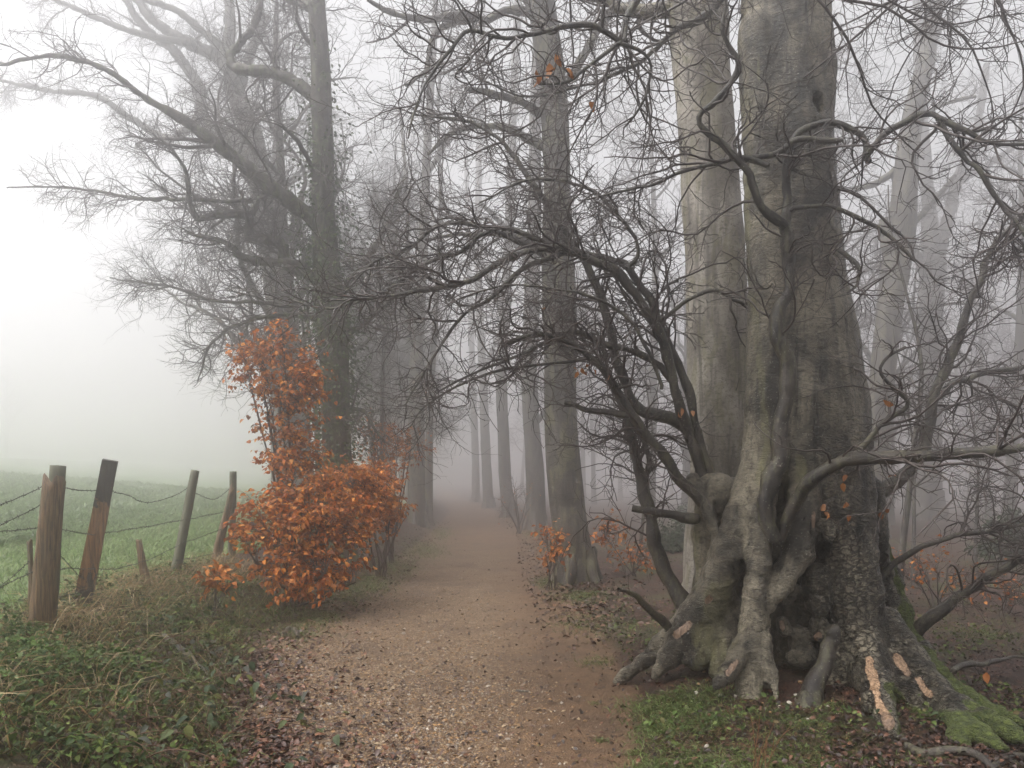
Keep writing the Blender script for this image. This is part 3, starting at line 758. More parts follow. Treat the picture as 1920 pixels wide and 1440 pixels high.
# ------------------------------------------------------------------ traced trees behind
def traced_tree(name, label, Y, trunk, limbs, mb, seed, dens=1., group=None, base_flare=1.2, crown=True, k=18, minr=.004, Ltw=1.5, ivy=False):
    rg = np.random.default_rng(seed)
    c = px_line([(*x, ) for x in trunk], Y, Y)
    bx, by = c[0, 0], c[0, 1]
    z0 = gz(bx, by) - .08
    c[0, 2] = z0
    root = thing(name, (bx, by, z0), label, 'tree', group)
    # continue above the frame
    top = c[-1].copy(); d = norm(c[-1, :3] - c[-2, :3]); ext = []
    for i in range(1, 4):
        e = top.copy(); e[:3] = top[:3] + d * i * 1.4; e[3] = top[3] * (1 - .26 * i); ext.append(e)
    c = np.r_[c, np.array(ext)]
    n = int(np.clip(np.linalg.norm(c[-1, :3] - c[0, :3]) / .12, 20, 90))
    cc = catmull(c, n)
    hgt = cc[:, 2] - z0
    fl = 1 + (base_flare - 1) * np.exp(-hgt / (1.3 * c[0, 3] + .05))
    g = Geo(); g.tubes(cc[:, :3], cc[:, 3] * fl, k)
    V0 = g.v[0]; ang = np.arctan2(V0[:, 1] - np.repeat(cc[:, 1], k), V0[:, 0] - np.repeat(cc[:, 0], k))
    hv = np.repeat(hgt, k)[:, None]; rv = np.repeat(cc[:, 3], k)[:, None]; ctrv = np.repeat(cc[:, :3], k, 0)
    flut = (np.sin(ang * 5 + seed) * .16 * np.exp(-hv[:, 0] / .45) + fbm(np.c_[V0 * np.array([2.5, 2.5, 1.2]) + seed], 3) * .07)
    g.v[0] = ctrv + (V0 - ctrv) * (1 + flut[:, None])
    for i, rt_ in enumerate(np.linspace(0, 2 * np.pi, 6)[:-1] + rg.uniform(0, 1)):       # root flare toes
        dv = np.array([math.cos(rt_), math.sin(rt_), 0]); rr0 = c[0, 3]
        rp = np.array([[*(np.array([bx, by, z0 + rr0 * 2.2]) + dv * rr0 * .75), rr0 * .35], [*(np.array([bx, by, z0 + rr0 * 1.0]) + dv * rr0 * 1.0), rr0 * .34], [*(np.array([bx, by, z0 + .08]) + dv * rr0 * 1.3), rr0 * .26], [*(np.array([bx, by, z0 - .10]) + dv * rr0 * 1.6), rr0 * .16]])
        limb(g, rp, 8, 10, rng=rg)
    g.obj('trunk', mb, root)
    gt_ = Geo()
    lines = [(cc[:, :3], cc[:, 3], .55)]
    for lm in limbs:
        Ya, Yb = Y, Y + rg.uniform(-1.0, 1.0) * min(1.5, Y / 12)
        gl = Geo(); c_, r_ = limb(gl, px_line(lm, Ya, Yb), 8, rng=rg); gl.obj('limb', mb, root)
        lines.append((c_, r_, .1))
    # random limbs higher up
    allp = []
    for c_, r_, t0 in lines:
        p_, q_ = rs(c_, r_, 36)
        L = np.linalg.norm(np.diff(p_[0], axis=0), axis=1).sum() * (1 - t0)
        nn = int(L * 1.1 * dens) + 2
        st, d, t, rr_, pl = sprout(p_, q_, nn, t0, 1, (35, 75), .3, rg)
        a, r = grow(st, d, Ltw * rg.uniform(.5, 1.2, nn) * (1 - .4 * t), np.minimum(rr_ * .5, .045 * rg.uniform(.5, 1, nn)), 16, .12, .02, .25, rng=rg)
        gt_.tubes(a, r, 5); allp.append((a, r))
        if t0 < .5: allp.append((np.repeat(p_, 1, 0)[:, ::2][:, :17], q_[:, ::2][:, :17]))
    A = np.concatenate([a for a, r in allp]); Rr = np.concatenate([r for a, r in allp])
    if crown:
        twigs(gt_, A, Rr, [dict(gap=.15 / dens, len=1.35, r=.012, n=9, w=.24, t0=.1, flat=.35, tip=.35),
                           dict(gap=.14 / dens, len=.62, r=max(minr, .0055), n=4, w=.28, flat=.5, tip=.6),
                           dict(gap=.17 / dens, len=.30, r=max(minr * .85, .0040), n=2, w=.2, tip=.8)], rg)
    gt_.obj('crown', M_TWIG, root)
    print(name, sum(len(x) for x in gt_.q) * 2)
    return root, cc


IV, ivc = traced_tree('ivy_clad_tree', 'dark ivy-clad tree with wide crooked limbs behind the copper bush', 14.0,
    [(632, 985, 30), (632, 850, 27), (628, 700, 28), (622, 600, 27), (612, 500, 26), (606, 400, 22), (606, 300, 20), (603, 200, 19), (600, 100, 18), (594, 0, 16), (590, -120, 14)],
    [[(592, 415, 15), (555, 385, 15), (520, 360, 15), (450, 303, 13), (390, 258, 12), (340, 222, 10), (280, 190, 6), (200, 132, 5), (100, 105, 4), (0, 122, 3)],
     [(598, 195, 13), (560, 160, 12), (510, 136, 11), (455, 132, 10), (430, 112, 8), (448, 82, 7), (480, 42, 6), (490, -10, 5)],
     [(600, 520, 12), (575, 515, 11), (535, 490, 11), (530, 462, 11), (500, 448, 10), (468, 440, 9), (465, 405, 9), (420, 402, 8), (370, 412, 6)],
     [(468, 402, 8), (485, 380, 5), (498, 352, 2)],
     [(575, 500, 9), (530, 492, 8), (490, 490, 8), (447, 478, 7), (440, 465, 6), (408, 450, 5), (350, 437, 3)],
     [(370, 412, 6), (355, 380, 5), (350, 330, 4), (330, 290, 3), (300, 260, 2)],
     [(590, 330, 6), (575, 290, 5), (545, 250, 4), (530, 240, 3)],
     [(595, 20, 9), (560, 5, 8), (520, -10, 7)],
     [(470, 375, 4), (420, 378, 4), (360, 375, 3.5), (250, 372, 3), (180, 358, 2.5), (100, 350, 2), (14, 352, 1.2)],
     [(560, 575, 4), (480, 568, 3.5), (400, 562, 3), (330, 540, 2.5), (270, 530, 2), (205, 521, 1.2)],
     [(612, 600, 6), (540, 590, 5), (470, 600, 4), (400, 640, 3), (370, 715, 1.5)],
     [(635, 640, 6), (690, 600, 5), (740, 560, 4), (800, 540, 2)],
     [(632, 560, 7), (680, 500, 6), (720, 430, 5), (760, 330, 3)],
     [(640, 770, 5), (680, 770, 4), (700, 800, 3), (720, 830, 2)]],
    MB_IVY, 31, 1.08, minr=.0066, Ltw=1.6)
# ivy on that trunk
gi = Geo(); rg = np.random.default_rng(5)
n = 6000; ti = np.clip(rg.beta(1.3, 2.2, n), 0, 1); ii = (ti * .62 * (len(ivc) - 1)).astype(int)
a_ = rg.uniform(0, 2 * np.pi, n); rr_ = ivc[ii, 3] * 1.05 + np.abs(rg.normal(0, .24, n)) * (rg.random(n) < .6)
pos = ivc[ii, :3] + np.c_[np.cos(a_) * rr_, np.sin(a_) * rr_, rg.normal(0, .06, n)]
scatter(gi, LEAF3, pos, frames(np.c_[np.cos(a_), np.sin(a_), rg.normal(-.4, .4, n)], rng=rg), rg.uniform(.05, .085, n), tints(n, [(.04, .07, .02), (.06, .095, .028), (.09, .12, .04)], rng=rg))
gi.obj('ivy', M_GREEN, IV, kind='stuff')

BH, _ = traced_tree('bare_tree', 'pale forked tree in fog just left of and behind the ivy-clad tree', 25,
    [(560, 960, 36), (545, 800, 30), (530, 600, 29), (515, 480, 27), (500, 400, 25), (482, 300, 22), (468, 240, 20), (445, 180, 17), (428, 100, 13), (432, 40, 10), (425, -60, 8)],
    [[(495, 330, 18), (440, 262, 15), (400, 242, 13), (378, 215, 12), (375, 170, 11), (330, 100, 9), (270, 50, 7), (230, -10, 6)],
     [(470, 240, 14), (420, 120, 12), (350, 80, 10), (290, 40, 9), (250, -10, 8)],
     [(440, 190, 10), (470, 100, 9), (500, 30, 8)], [(380, 215, 9), (320, 260, 8), (250, 225, 6), (180, 180, 5), (90, 170, 4), (0, 150, 3)],
     [(430, 100, 8), (380, 60, 7), (330, 20, 6), (270, 0, 5)], [(350, 80, 7), (250, 60, 6), (150, 20, 5), (60, -20, 3)]], MB_FAR, 32, .95, minr=.0095, Ltw=1.8)

CB, _ = traced_tree('beech_tree', 'tall straight beech on the right edge of the path with orange sprigs at its foot', 12.0,
    [(1082, 1075, 35), (1072, 1010, 34), (1062, 930, 33), (1054, 850, 32), (1050, 740, 30), (1049, 620, 31), (1047, 500, 31), (1045, 400, 28), (1044, 300, 26), (1037, 160, 26), (1020, 40, 25), (1008, -80, 22)],
    [[(1025, 278, 9), (985, 258, 8), (950, 240, 7), (900, 236, 6), (850, 250, 4), (800, 290, 3)],
     [(1015, 215, 8), (975, 190, 7), (930, 178, 6), (870, 165, 4)],
     [(1012, 30, 10), (960, 20, 9), (910, 38, 8), (880, 28, 8), (800, 36, 7), (740, 25, 5), (690, 0, 4)],
     [(880, 40, 6), (840, 45, 6), (810, 75, 5), (800, 130, 4), (760, 160, 3)],
     [(1020, 480, 7), (985, 450, 6), (930, 440, 5), (860, 440, 4), (800, 450, 3)],
     [(1070, 150, 9), (1120, 60, 8), (1160, 15, 8), (1240, 18, 7), (1290, 0, 6)],
     [(1010, 50, 10), (990, 0, 9), (960, -60, 8)]], MB_MID, 33, .75, minr=.004, Ltw=1.3)

SB, sbc = traced_tree('beech_tree', 'smooth pale grey beech trunk standing close behind the gnarled old beech', 7.1,
    [(1345, 1235, 62), (1345, 1050, 62), (1352, 900, 58), (1350, 800, 60), (1347, 700, 60), (1343, 600, 57), (1340, 500, 56), (1335, 400, 54), (1328, 300, 52), (1320, 200, 52), (1312, 100, 53), (1305, 0, 55), (1300, -120, 54)],
    [[(1392, 905, 18), (1397, 800, 20), (1390, 690, 14), (1378, 600, 6)], [(1285, 20, 18), (1230, 22, 14), (1160, 15, 12), (1130, -20, 11)]], MB_PALE, 34, .5, crown=True, k=30, Ltw=1.0, base_flare=1.2)

LT, _ = traced_tree('leaning_beech', 'slender beech leaning to the right in fog, right of the old beech', 24,
    [(1630, 1075, 28), (1634, 950, 25), (1642, 840, 24), (1652, 740, 23), (1664, 620, 23), (1680, 500, 25), (1692, 420, 25), (1698, 340, 22), (1704, 270, 20), (1720, 180, 18), (1740, 90, 15), (1750, 0, 14), (1758, -80, 13)],
    [[(1672, 490, 14), (1660, 440, 12), (1655, 410, 9)], [(1738, 95, 6), (1775, 40, 5), (1820, -10, 4)], [(1700, 300, 7), (1650, 340, 6), (1590, 360, 4)], [(1690, 440, 8), (1730, 400, 6), (1790, 330, 4)],
     [(1710, 240, 5), (1760, 200, 4), (1830, 180, 3)]], MB_MID, 35, .75, minr=.0045, Ltw=1.5)
FT, _ = traced_tree('forked_beech', 'faint forked beech in fog beyond the leaning beech', 40,
    [(1742, 1040, 26), (1742, 900, 22), (1744, 700, 20), (1746, 560, 22), (1750, 490, 22), (1742, 400, 13), (1735, 300, 11), (1725, 150, 9), (1720, 0, 8)],
    [[(1752, 500, 14), (1775, 420, 12), (1795, 340, 10), (1830, 250, 8), (1850, 120, 6)], [(1748, 560, 9), (1720, 480, 8), (1690, 420, 6)], [(1790, 345, 7), (1850, 310, 6), (1910, 270, 4)]], MB_FAR, 36, .7, minr=.007, Ltw=2.)
traced_tree('beech_tree', 'third trunk up the path on the right, with a bushy shoot at its foot', 26,
    [(1006, 995, 18), (1004, 900, 17), (997, 800, 16), (992, 700, 15), (996, 600, 15), (1002, 400, 13), (1004, 200, 11), (1012, 0, 9)],
    [[(1002, 800, 6), (1030, 760, 5), (1070, 720, 3)], [(995, 500, 7), (950, 430, 5), (900, 380, 4)]], MB_FAR, 37, .6, minr=.006, Ltw=1.6)
traced_tree('beech_tree', 'straight pale trunk beside the path, fourth of the row on the right', 36,
    [(956, 980, 13), (948, 900, 12), (943, 800, 11), (940, 700, 11), (946, 600, 10), (956, 400, 9), (962, 200, 8), (972, 0, 7)], [[(945, 600, 6), (915, 520, 5), (880, 450, 4)]], MB_FAR, 38, .6, minr=.007, Ltw=2.)
traced_tree('beech_tree', 'thin ghostly trunk at the far bend of the path, on its right', 50,
    [(917, 966, 10), (911, 850, 9), (905, 700, 8), (897, 500, 7), (899, 250, 6), (905, 50, 5)], [[(905, 700, 5), (930, 640, 4), (960, 560, 3)]], MB_FAR, 39, .5, minr=.010, Ltw=2.4)
traced_tree('beech_tree', 'faintest trunk where the path dissolves into the fog', 66,
    [(893, 958, 8), (891, 850, 7), (886, 700, 6), (880, 500, 5), (874, 300, 4)], [], MB_FAR, 40, .4, minr=.012, Ltw=2.6)
traced_tree('beech_tree', 'thick dark trunk on the left bank of the path behind the orange bush', 27,
    [(780, 968, 17), (782, 880, 16), (780, 780, 15), (782, 650, 12), (792, 500, 10), (800, 300, 8), (812, 100, 6), (820, -60, 5)], [[(782, 620, 6), (740, 480, 5), (700, 350, 4)], [(798, 330, 5), (840, 260, 4), (870, 180, 3)], [(785, 700, 6), (760, 560, 5), (765, 400, 4), (750, 200, 3)]], MB_MID, 41, .8, minr=.006, Ltw=1.8)
traced_tree('beech_tree', 'thin trunk right beside the thick dark trunk on the left bank', 28.5,
    [(803, 965, 9), (804, 880, 8), (806, 780, 7), (816, 600, 5), (826, 400, 4), (822, 200, 3), (835, 0, 2.5)], [], MB_MID, 42, .7, minr=.006, Ltw=1.5)

# ------------------------------------------------------------------ woodland trees in the fog
def proto(seed, H, r0, lean=.04, first=.3, spread=4., dens=1.):
    rg = np.random.default_rng(seed); g = Geo(); gt_ = Geo()
    n = 22; s = np.linspace(0, 1, n)
    wob = np.c_[fbm(np.c_[s * 2.2 + seed, s * 0, s * 0], 2), fbm(np.c_[s * 2.2 + seed + 40, s * 0, s * 0], 2), 0 * s] * .5 * s[:, None]
    c = np.c_[s * H * lean, 0 * s, s * H] + wob
    r = r0 * (1 - .85 * s ** .9) * (1 + .4 * np.exp(-s * H / .35))
    g.tubes(c, r, 12)
    p = c[None]; q = r[None]
    nl = int(17 * dens)
    st, d, t, rr, _ = sprout(p, q, nl, first, 1, (25, 60), .2, rg)
    a, ar = grow(st, d, spread * rg.uniform(.5, 1.1, nl) * (1 - .55 * t), np.minimum(rr * .6, r0 * .38), 18, .16, .03, .15, rng=rg)
    g.tubes(a, ar, 6)
    out = twigs(gt_, a, ar, [dict(gap=.34 / dens, len=2.3, r=.024, n=8, w=.22, t0=.15, flat=.3, lift=.02, tip=.35), dict(gap=.30 / dens, len=1.2, r=.013, n=5, w=.26, flat=.4, tip=.6),
                             dict(gap=.30 / dens, len=.6, r=.0085, n=2, w=.2, tip=.8)], rg)
    print('proto', sum(len(x) for x in gt_.q) * 2)
    return g.mesh('trunk', MB_FAR), gt_.mesh('crown', M_TWIG)


PR = [proto(101, 16, .22, .05, .26, 7.2, 1.1), proto(102, 17, .18, -.05, .30, 6.4, 1.1), proto(103, 15, .26, .03, .18, 7.8, 1.1), proto(104, 11, .12, .06, .15, 3.0, .8), proto(105, 9, .08, -.05, .1, 2.2, .7)]
WR = np.random.default_rng(77)


def plant_tree(x, y, k, label, group, s=1.):
    z = gz(x, y) - .08
    o = thing('woodland_tree' if k < 3 else 'young_tree', (x, y, z), label, 'tree', group)
    o.rotation_euler.z = WR.uniform(0, 6.28); o.scale = (s, s, s * WR.uniform(.92, 1.08))
    for nm, me in zip(('trunk', 'crown'), PR[k]):
        c = bpy.data.objects.new(nm, me); COL.objects.link(c); c.parent = o
    return o


taken = [(-3.1, 14), (-7, 25), (.9, 12), (10.8, 24), (20.8, 40), (.7, 26), (-.1, 36), (-1.5, 50), (-3.3, 27), (-2.9, 28.5)]
def ok(x, y, d): return all((x - a) ** 2 + (y - b_) ** 2 > d * d for a, b_ in taken)


cnt = 0
for _ in range(900):
    if cnt >= 46: break
    y = 25 + 80 * WR.random() ** 1.1; x = WR.uniform(path_r(y) + (4.5 if y < 45 else 1.5), y * .72)
    if not ok(x, y, 2.6 + y * .03): continue
    taken.append((x, y)); cnt += 1
    plant_tree(x, y, int(WR.integers(0, 4)), 'bare woodland tree fading into the fog right of the path', 'bare trees in the wood right of the path', WR.uniform(.85, 1.15))
cnt = 0
for _ in range(600):
    if cnt >= 30: break
    y = 25 + 60 * WR.random(); x = path_l(y) - WR.uniform(1.2, 4.6)
    if not ok(x, y, 1.7): continue
    taken.append((x, y)); cnt += 1
    plant_tree(x, y, int(WR.integers(0, 5)), 'bare hedgerow tree in fog on the left bank of the path', 'bare trees along the left bank of the path', WR.uniform(.75, 1.05))
for x, y, k in [(-3.6, 15.2, 4), (-2.9, 17.8, 4), (-4.2, 16.6, 4)]:
    plant_tree(x, y, k, 'thin bare young tree crowding round the ivy-clad tree', 'young trees round the ivy-clad tree', WR.uniform(.7, .95))
for x, y, k, sc_ in [(-5.5, 19.5, 2, .95), (-9.0, 31, 0, 1.2)]:
    plant_tree(x, y, k, 'wide-crowned bare tree in fog behind the ivy-clad tree, beside the field', 'wide-crowned trees behind the ivy-clad tree', sc_)
for x, y, k in [(2.6, 10.5, 4), (3.4, 12.2, 4), (4.6, 9.6, 4), (5.6, 11.2, 4), (7.2, 12.5, 4), (2.2, 14.0, 4)]:
    plant_tree(x, y, k, 'thin bare sapling on the leaf-strewn wood floor behind the old beech', 'bare saplings behind the old beech', WR.uniform(.35, .6))
plant_tree(-88, 140, 2, 'single tree almost lost in the fog on the far field', None, 1.2)

# ------------------------------------------------------------------ leafy bushes
def bush(name, label, base, blobs, nspray, leafsz, cols, seed, nobj=0, group=None, lps=16, stem=.018, mat=None):
    rg = np.random.default_rng(seed)
    bx, by = base; z0 = gz(bx, by) - .03
    root = thing(name, (bx, by, z0), label, 'bush', group)
    bl = np.array([[*P(a, b_, Y), rx * Y / F, ry * Y / F] for a, b_, Y, rx, ry in blobs])
    wts = bl[:, 3] * bl[:, 4]; wts = wts / wts.sum()
    gs = Geo(); gl = Geo(); k = rg.choice(len(bl), nspray, p=wts)
    dirv = norm(rg.normal(0, 1, (nspray, 3))); rad_ = rg.random((nspray, 1)) ** .45
    end = bl[k, :3] + dirv * rad_ * np.c_[bl[k, 3], bl[k, 3], bl[k, 4]]
    end[:, 2] = np.maximum(end[:, 2], ground(end[:, 0], end[:, 1]) + .08)
    b0 = np.array([bx, by, z0])
    nst = 7; stems = []
    for s_ in range(nst):                                    # main stems run to the blob centres
        e = bl[s_ % len(bl), :3] + rg.normal(0, .1, 3); mid = (b0 + e) / 2 + np.array([0, 0, .15 * rg.random()])
        c, r = limb(gs, [[*(b0 + rg.normal(0, .05, 3) * [1, 1, 0]), stem], [*mid, stem * .8], [*e, stem * .35]], 6, 20, rng=rg)
        stems.append(c)
    S = np.concatenate(stems)
    d = np.linalg.norm(S[None] - (end - [0, 0, .12])[:, None], axis=-1)
    st = S[np.argmin(d + rg.uniform(0, .15, d.shape), 1)]
    tt = np.linspace(0, 1, 7)[None, :, None]
    bow = np.array([0, 0, 1.]) * (np.linalg.norm(end - st, axis=1) * .25)[:, None]
    pts = st[:, None] * (1 - tt) + end[:, None] * tt + (4 * tt * (1 - tt)) * bow[:, None] * .6 + rg.normal(0, .012, (nspray, 7, 3))
    gs.tubes(pts, np.linspace(.006, .0018, 7)[None].repeat(nspray, 0), 3)
    # side twigs near the ends
    s2, d2, t2, _, _ = sprout(pts, np.full(pts.shape[:2], .004), nspray * 3, .45, 1, (30, 65), .75, rg)
    p2, r2 = grow(s2, d2, rg.uniform(.10, .28, len(s2)), np.full(len(s2), .002), 4, .12, -.01, .5, rng=rg)
    gs.tubes(p2, r2, 3); gs.obj('stems', M_TWIG, root)
    al = np.concatenate([p2.reshape(-1, 5, 3), pts[:, 2:]])
    nl = nspray * lps
    b_ = rg.integers(0, len(al), nl); t_ = rg.uniform(.15, 1, nl) * 3.99; i_ = t_.astype(int); f_ = (t_ - i_)[:, None]
    pos = al[b_, i_] * (1 - f_) + al[b_, i_ + 1] * f_ + rg.normal(0, .012, (nl, 3))
    T = norm(al[b_, i_ + 1] - al[b_, i_]); side = norm(np.cross(T, [0, 0, 1.])) * rg.choice([-1, 1], nl)[:, None]
    ld_ = norm(T * .6 + side * .8 + rg.normal(0, .25, (nl, 3)) + np.array([0, 0, -.35]))
    order = np.argsort(np.linalg.norm(pos - [0, 0, EYE], axis=1) + rg.uniform(0, .4, nl))
    near, rest = order[:nobj], order[nobj:]
    if nobj: leaf_objects(pos[near], ld_[near], leafsz * 1.05, root, cols, mat, LEAF5, rg)
    scatter(gl, LEAF4, pos[rest], frames(ld_[rest], rng=rg, tw=.7), leafsz * rg.uniform(.5, 1.3, len(rest)), tints(len(rest), cols, .45, rg))
    gl.obj('foliage', mat or M_LEAF, root, kind='stuff')
    return root


bush('beech_bush', 'dense rust-orange beech bush bulging over the verge at the end of the fence', P(555, 1075, 9.7)[:2],
     [(560, 950, 9.7, 120, 75), (515, 1020, 9.4, 85, 70), (610, 1040, 9.3, 80, 55), (640, 930, 10.1, 85, 55), (575, 1095, 9.0, 85, 36), (640, 1072, 9.2, 55, 42), (500, 1075, 9.2, 50, 35), (480, 980, 9.6, 50, 55), (560, 1000, 9.2, 90, 60), (670, 980, 9.8, 70, 50), (700, 930, 10.4, 60, 45)], 430, .064, COPPER, 51, nobj=290, lps=16)
bush('beech_sapling', 'tall airy column of rust-orange beech leaves rising above the bush, before the ivy-clad tree', P(560, 1040, 10.3)[:2],
     [(530, 690, 10.2, 80, 70), (570, 740, 10.3, 45, 55), (505, 765, 10.2, 55, 42), (548, 830, 10.2, 65, 50), (475, 690, 10.3, 50, 50), (515, 630, 10.3, 42, 40), (450, 650, 10.3, 25, 25), (585, 690, 10.4, 35, 45), (540, 780, 10.2, 75, 50), (560, 860, 10.0, 75, 40)], 270, .062, COPPER, 52, lps=14)
AMBER = [(.46, .15, .025), (.52, .19, .035), (.40, .11, .02), (.56, .22, .05)]
bush('beech_bush', 'lighter orange bush on the bank behind, between the ivy-clad tree and the path', P(715, 1010, 12.8)[:2],
     [(715, 930, 12.6, 50, 60), (690, 890, 12.8, 50, 35), (740, 960, 12.8, 35, 40), (700, 975, 12.4, 45, 40), (660, 900, 12.0, 50, 40), (640, 910, 11.5, 60, 40)], 260, .075, AMBER, 53, lps=12)
bush('beech_sapling', 'thin spray of orange leaves in front of the thick dark trunk on the left bank', P(735, 985, 15)[:2],
     [(740, 830, 15, 80, 35), (700, 800, 15, 50, 30), (760, 850, 15, 50, 30), (700, 850, 14.5, 60, 30)], 110, .065, AMBER, 54, lps=8)
bush('beech_sprig', 'small orange beech sprig low in the verge beside the last fence posts', P(400, 1108, 8.3)[:2],
     [(400, 1085, 8.2, 35, 14), (430, 1100, 8.1, 18, 10), (410, 1065, 8.4, 14, 12)], 14, .075, [(.44, .16, .03), (.38, .12, .02)], 55, lps=9, stem=.006)
bush('beech_sprig', 'orange sprig clinging to the left foot of the straight beech by the path', P(1035, 1060, 11.2)[:2],
     [(1030, 1015, 11.2, 25, 35), (1040, 1040, 11.1, 22, 18)], 30, .07, AMBER, 56, lps=8, stem=.008)
bush('beech_sapling', 'sparse orange-leaved shrub on the wood floor between the straight beech and the old beech', P(1185, 1080, 12.5)[:2],
     [(1190, 1040, 12.5, 40, 30), (1140, 1000, 13, 40, 45), (1215, 1055, 12.5, 30, 20)], 45, .07, AMBER, 57, lps=7, stem=.01)
bush('beech_sapling', 'wide thin shrub with scattered orange leaves in fog right of the old beech', P(1760, 1130, 9.5)[:2],
     [(1750, 1075, 9.5, 80, 40), (1820, 1090, 9.8, 60, 35), (1700, 1060, 9.5, 50, 35)], 60, .05, AMBER, 58, lps=3, stem=.01)
bush('beech_sapling', 'thin orange-leaved shrub by the right edge of the photograph', P(1890, 1130, 9.0)[:2],
     [(1890, 1090, 9, 50, 30), (1900, 1120, 8.6, 40, 25)], 30, .05, AMBER, 59, lps=3, stem=.008)
bush('bare_shrub', 'bare many-stemmed shrub at the foot of the third trunk up the path', P(972, 1000, 24)[:2],
     [(965, 920, 24, 32, 50), (985, 940, 24, 30, 40), (945, 950, 24, 20, 30)], 70, .05, AMBER, 64, lps=1, stem=.02)
HOLLY = [(.03, .05, .02), (.045, .065, .028)]
for px, py, Y, rx, ry, lb in [(1900, 1000, 15, 60, 60, 'dark evergreen holly bush in fog at the right edge'), (1265, 1015, 17, 40, 35, 'dim evergreen bush in fog glimpsed between the side stem and the old beech'), (1330, 960, 22, 60, 40, 'evergreen bush far in the fog behind the old beech')]:
    bush('holly_bush', lb, P(px, 1060, Y)[:2], [(px, py, Y, rx, ry), (px - 20, py + 20, Y, rx, ry * .8)], 90, .09, HOLLY, 60 + px, lps=14, mat=M_GREEN)

# ------------------------------------------------------------------ fence
m, t, b = M('weathered_wood')
gr = noise(t, (90, 90, 4), 1., 6, .65, .5); st_ = noise(t, (6, 6, 3), 1., 5, .6)
c0 = mix(t, (.038, .022, .012), (.21, .125, .062), ramp(t, gr, [(.35, 0.), (.65, 1.)]))
c0 = mix(t, c0, (.10, .095, .06), mth(t, 'MULTIPLY', ramp(t, st_, [(.5, 0.), (.65, 1.)]), .5))
t.links.new(c0, b.inputs['Base Color']); b.inputs['Roughness'].default_value = .7; bump(t, b, gr, .9, .012); M_WOOD = m
m, t, b = M('grey_green_timber')
gr = noise(t, (70, 70, 4), 1., 5, .6, .3)
t.links.new(mix(t, (.060, .058, .036), (.125, .12, .08), gr), b.inputs['Base Color']); b.inputs['Roughness'].default_value = .75; bump(t, b, gr, .6, .008); M_POST = m
m, t, b = M('peeling_timber')
gr = noise(t, (60, 60, 5), 1., 6, .65, .5); pl = noise(t, (9, 9, 3.5), 1., 6, .7, 1.)
pz = at_f(t, 'peel')
pm = ramp(t, mth(t, 'ADD', pz, mth(t, 'MULTIPLY', mth(t, 'SUBTRACT', pl, .5), 2.4)), [(.46, 0.), (.52, 1.)])
c0 = mix(t, (.075, .034, .015), (.23, .11, .044), ramp(t, gr, [(.35, 0.), (.62, 1.)]))
c0 = mix(t, c0, mix(t, (.022, .015, .012), (.055, .040, .034), gr), pm)
t.links.new(c0, b.inputs['Base Color']); b.inputs['Roughness'].default_value = .6; bump(t, b, mth(t, 'ADD', gr, mth(t, 'MULTIPLY', pm, 2.)), .9, .012); M_PEEL = m
m, t, b = M('rusty_wire'); t.links.new(mix(t, (.02, .018, .018), (.06, .045, .038), noise(t, (50, 50, 50))), b.inputs['Base Color'])
b.inputs['Roughness'].default_value = .5; b.inputs['Metallic'].default_value = .5; M_WIRE = m

fx, fy = P(155, 1145, 7)[:2]
FEN = thing('wire_fence', (fx, fy, gz(fx, fy)), 'broken barbed-wire fence of weathered wooden posts along the field edge', 'fence')


def post(bot, top, Y, Yt, r0, r1, mat, label, jag=0., square=False, k=14, seed=0, peel=False, name='post'):
    rg = np.random.default_rng(seed)
    a, b_ = P(*bot, Y), P(*top, Yt); a = a + (a - b_) * .12
    n = 22; s = np.linspace(0, 1, n); c = a + (b_ - a) * s[:, None]
    d = norm(b_ - a); x = norm(np.cross(d, [0, 1, 0])); y = np.cross(d, x)
    an = np.arange(k) / k * 2 * np.pi + (.4 if square else 0)
    co, si = np.cos(an), np.sin(an)
    sh = 1 / np.maximum(np.abs(np.cos(an - .4)), np.abs(np.sin(an - .4))) if square else 1 + .08 * np.sin(an * 3 + seed)
    rr = (r0 + (r1 - r0) * s)[:, None] * sh[None] * (.86 if square else 1)
    v_ = c[:, None] + rr[..., None] * (co[None, :, None] * x + si[None, :, None] * y)
    v_ += (fbm(np.c_[v_.reshape(-1, 3) * np.array([22, 22, 2.5]) + seed], 3).reshape(n, k)[..., None]) * .004 * (co[None, :, None] * x + si[None, :, None] * y) * (2.5 if jag else 1)
    if jag:                                                  # splintered top
        jg = (fbm(np.c_[np.cos(an) * 1.6, np.sin(an) * 1.6, an * 0 + seed], 3)) * jag
        w = sst(.8, 1, s)
        v_ += d * (jg[None] * w[:, None])[..., None]
    g = Geo(); V_ = np.r_[v_.reshape(-1, 3), [v_[-1].mean(0) - d * (.05 if jag else -.004)]]
    i = np.arange(n - 1)[:, None] * k; j = np.arange(k)[None]; j2 = (j + 1) % k
    q_ = np.stack([i + j, i + j2, i + k + j2, i + k + j], -1).reshape(-1, 4)
    jj = np.arange(k); tt = np.c_[(n - 1) * k + jj, (n - 1) * k + (jj + 1) % k, np.full(k, n * k)]
    g.add(V_, q_, tt); o = g.obj(name, mat, FEN, smooth=not square, label=label)
    if peel:
        hh_ = np.r_[np.repeat(s, k), 1.]
        attr(o.data, 'peel', np.clip(sst(.50, 1.0, hh_) + sst(.52, .05, hh_), 0, 1))
    return o


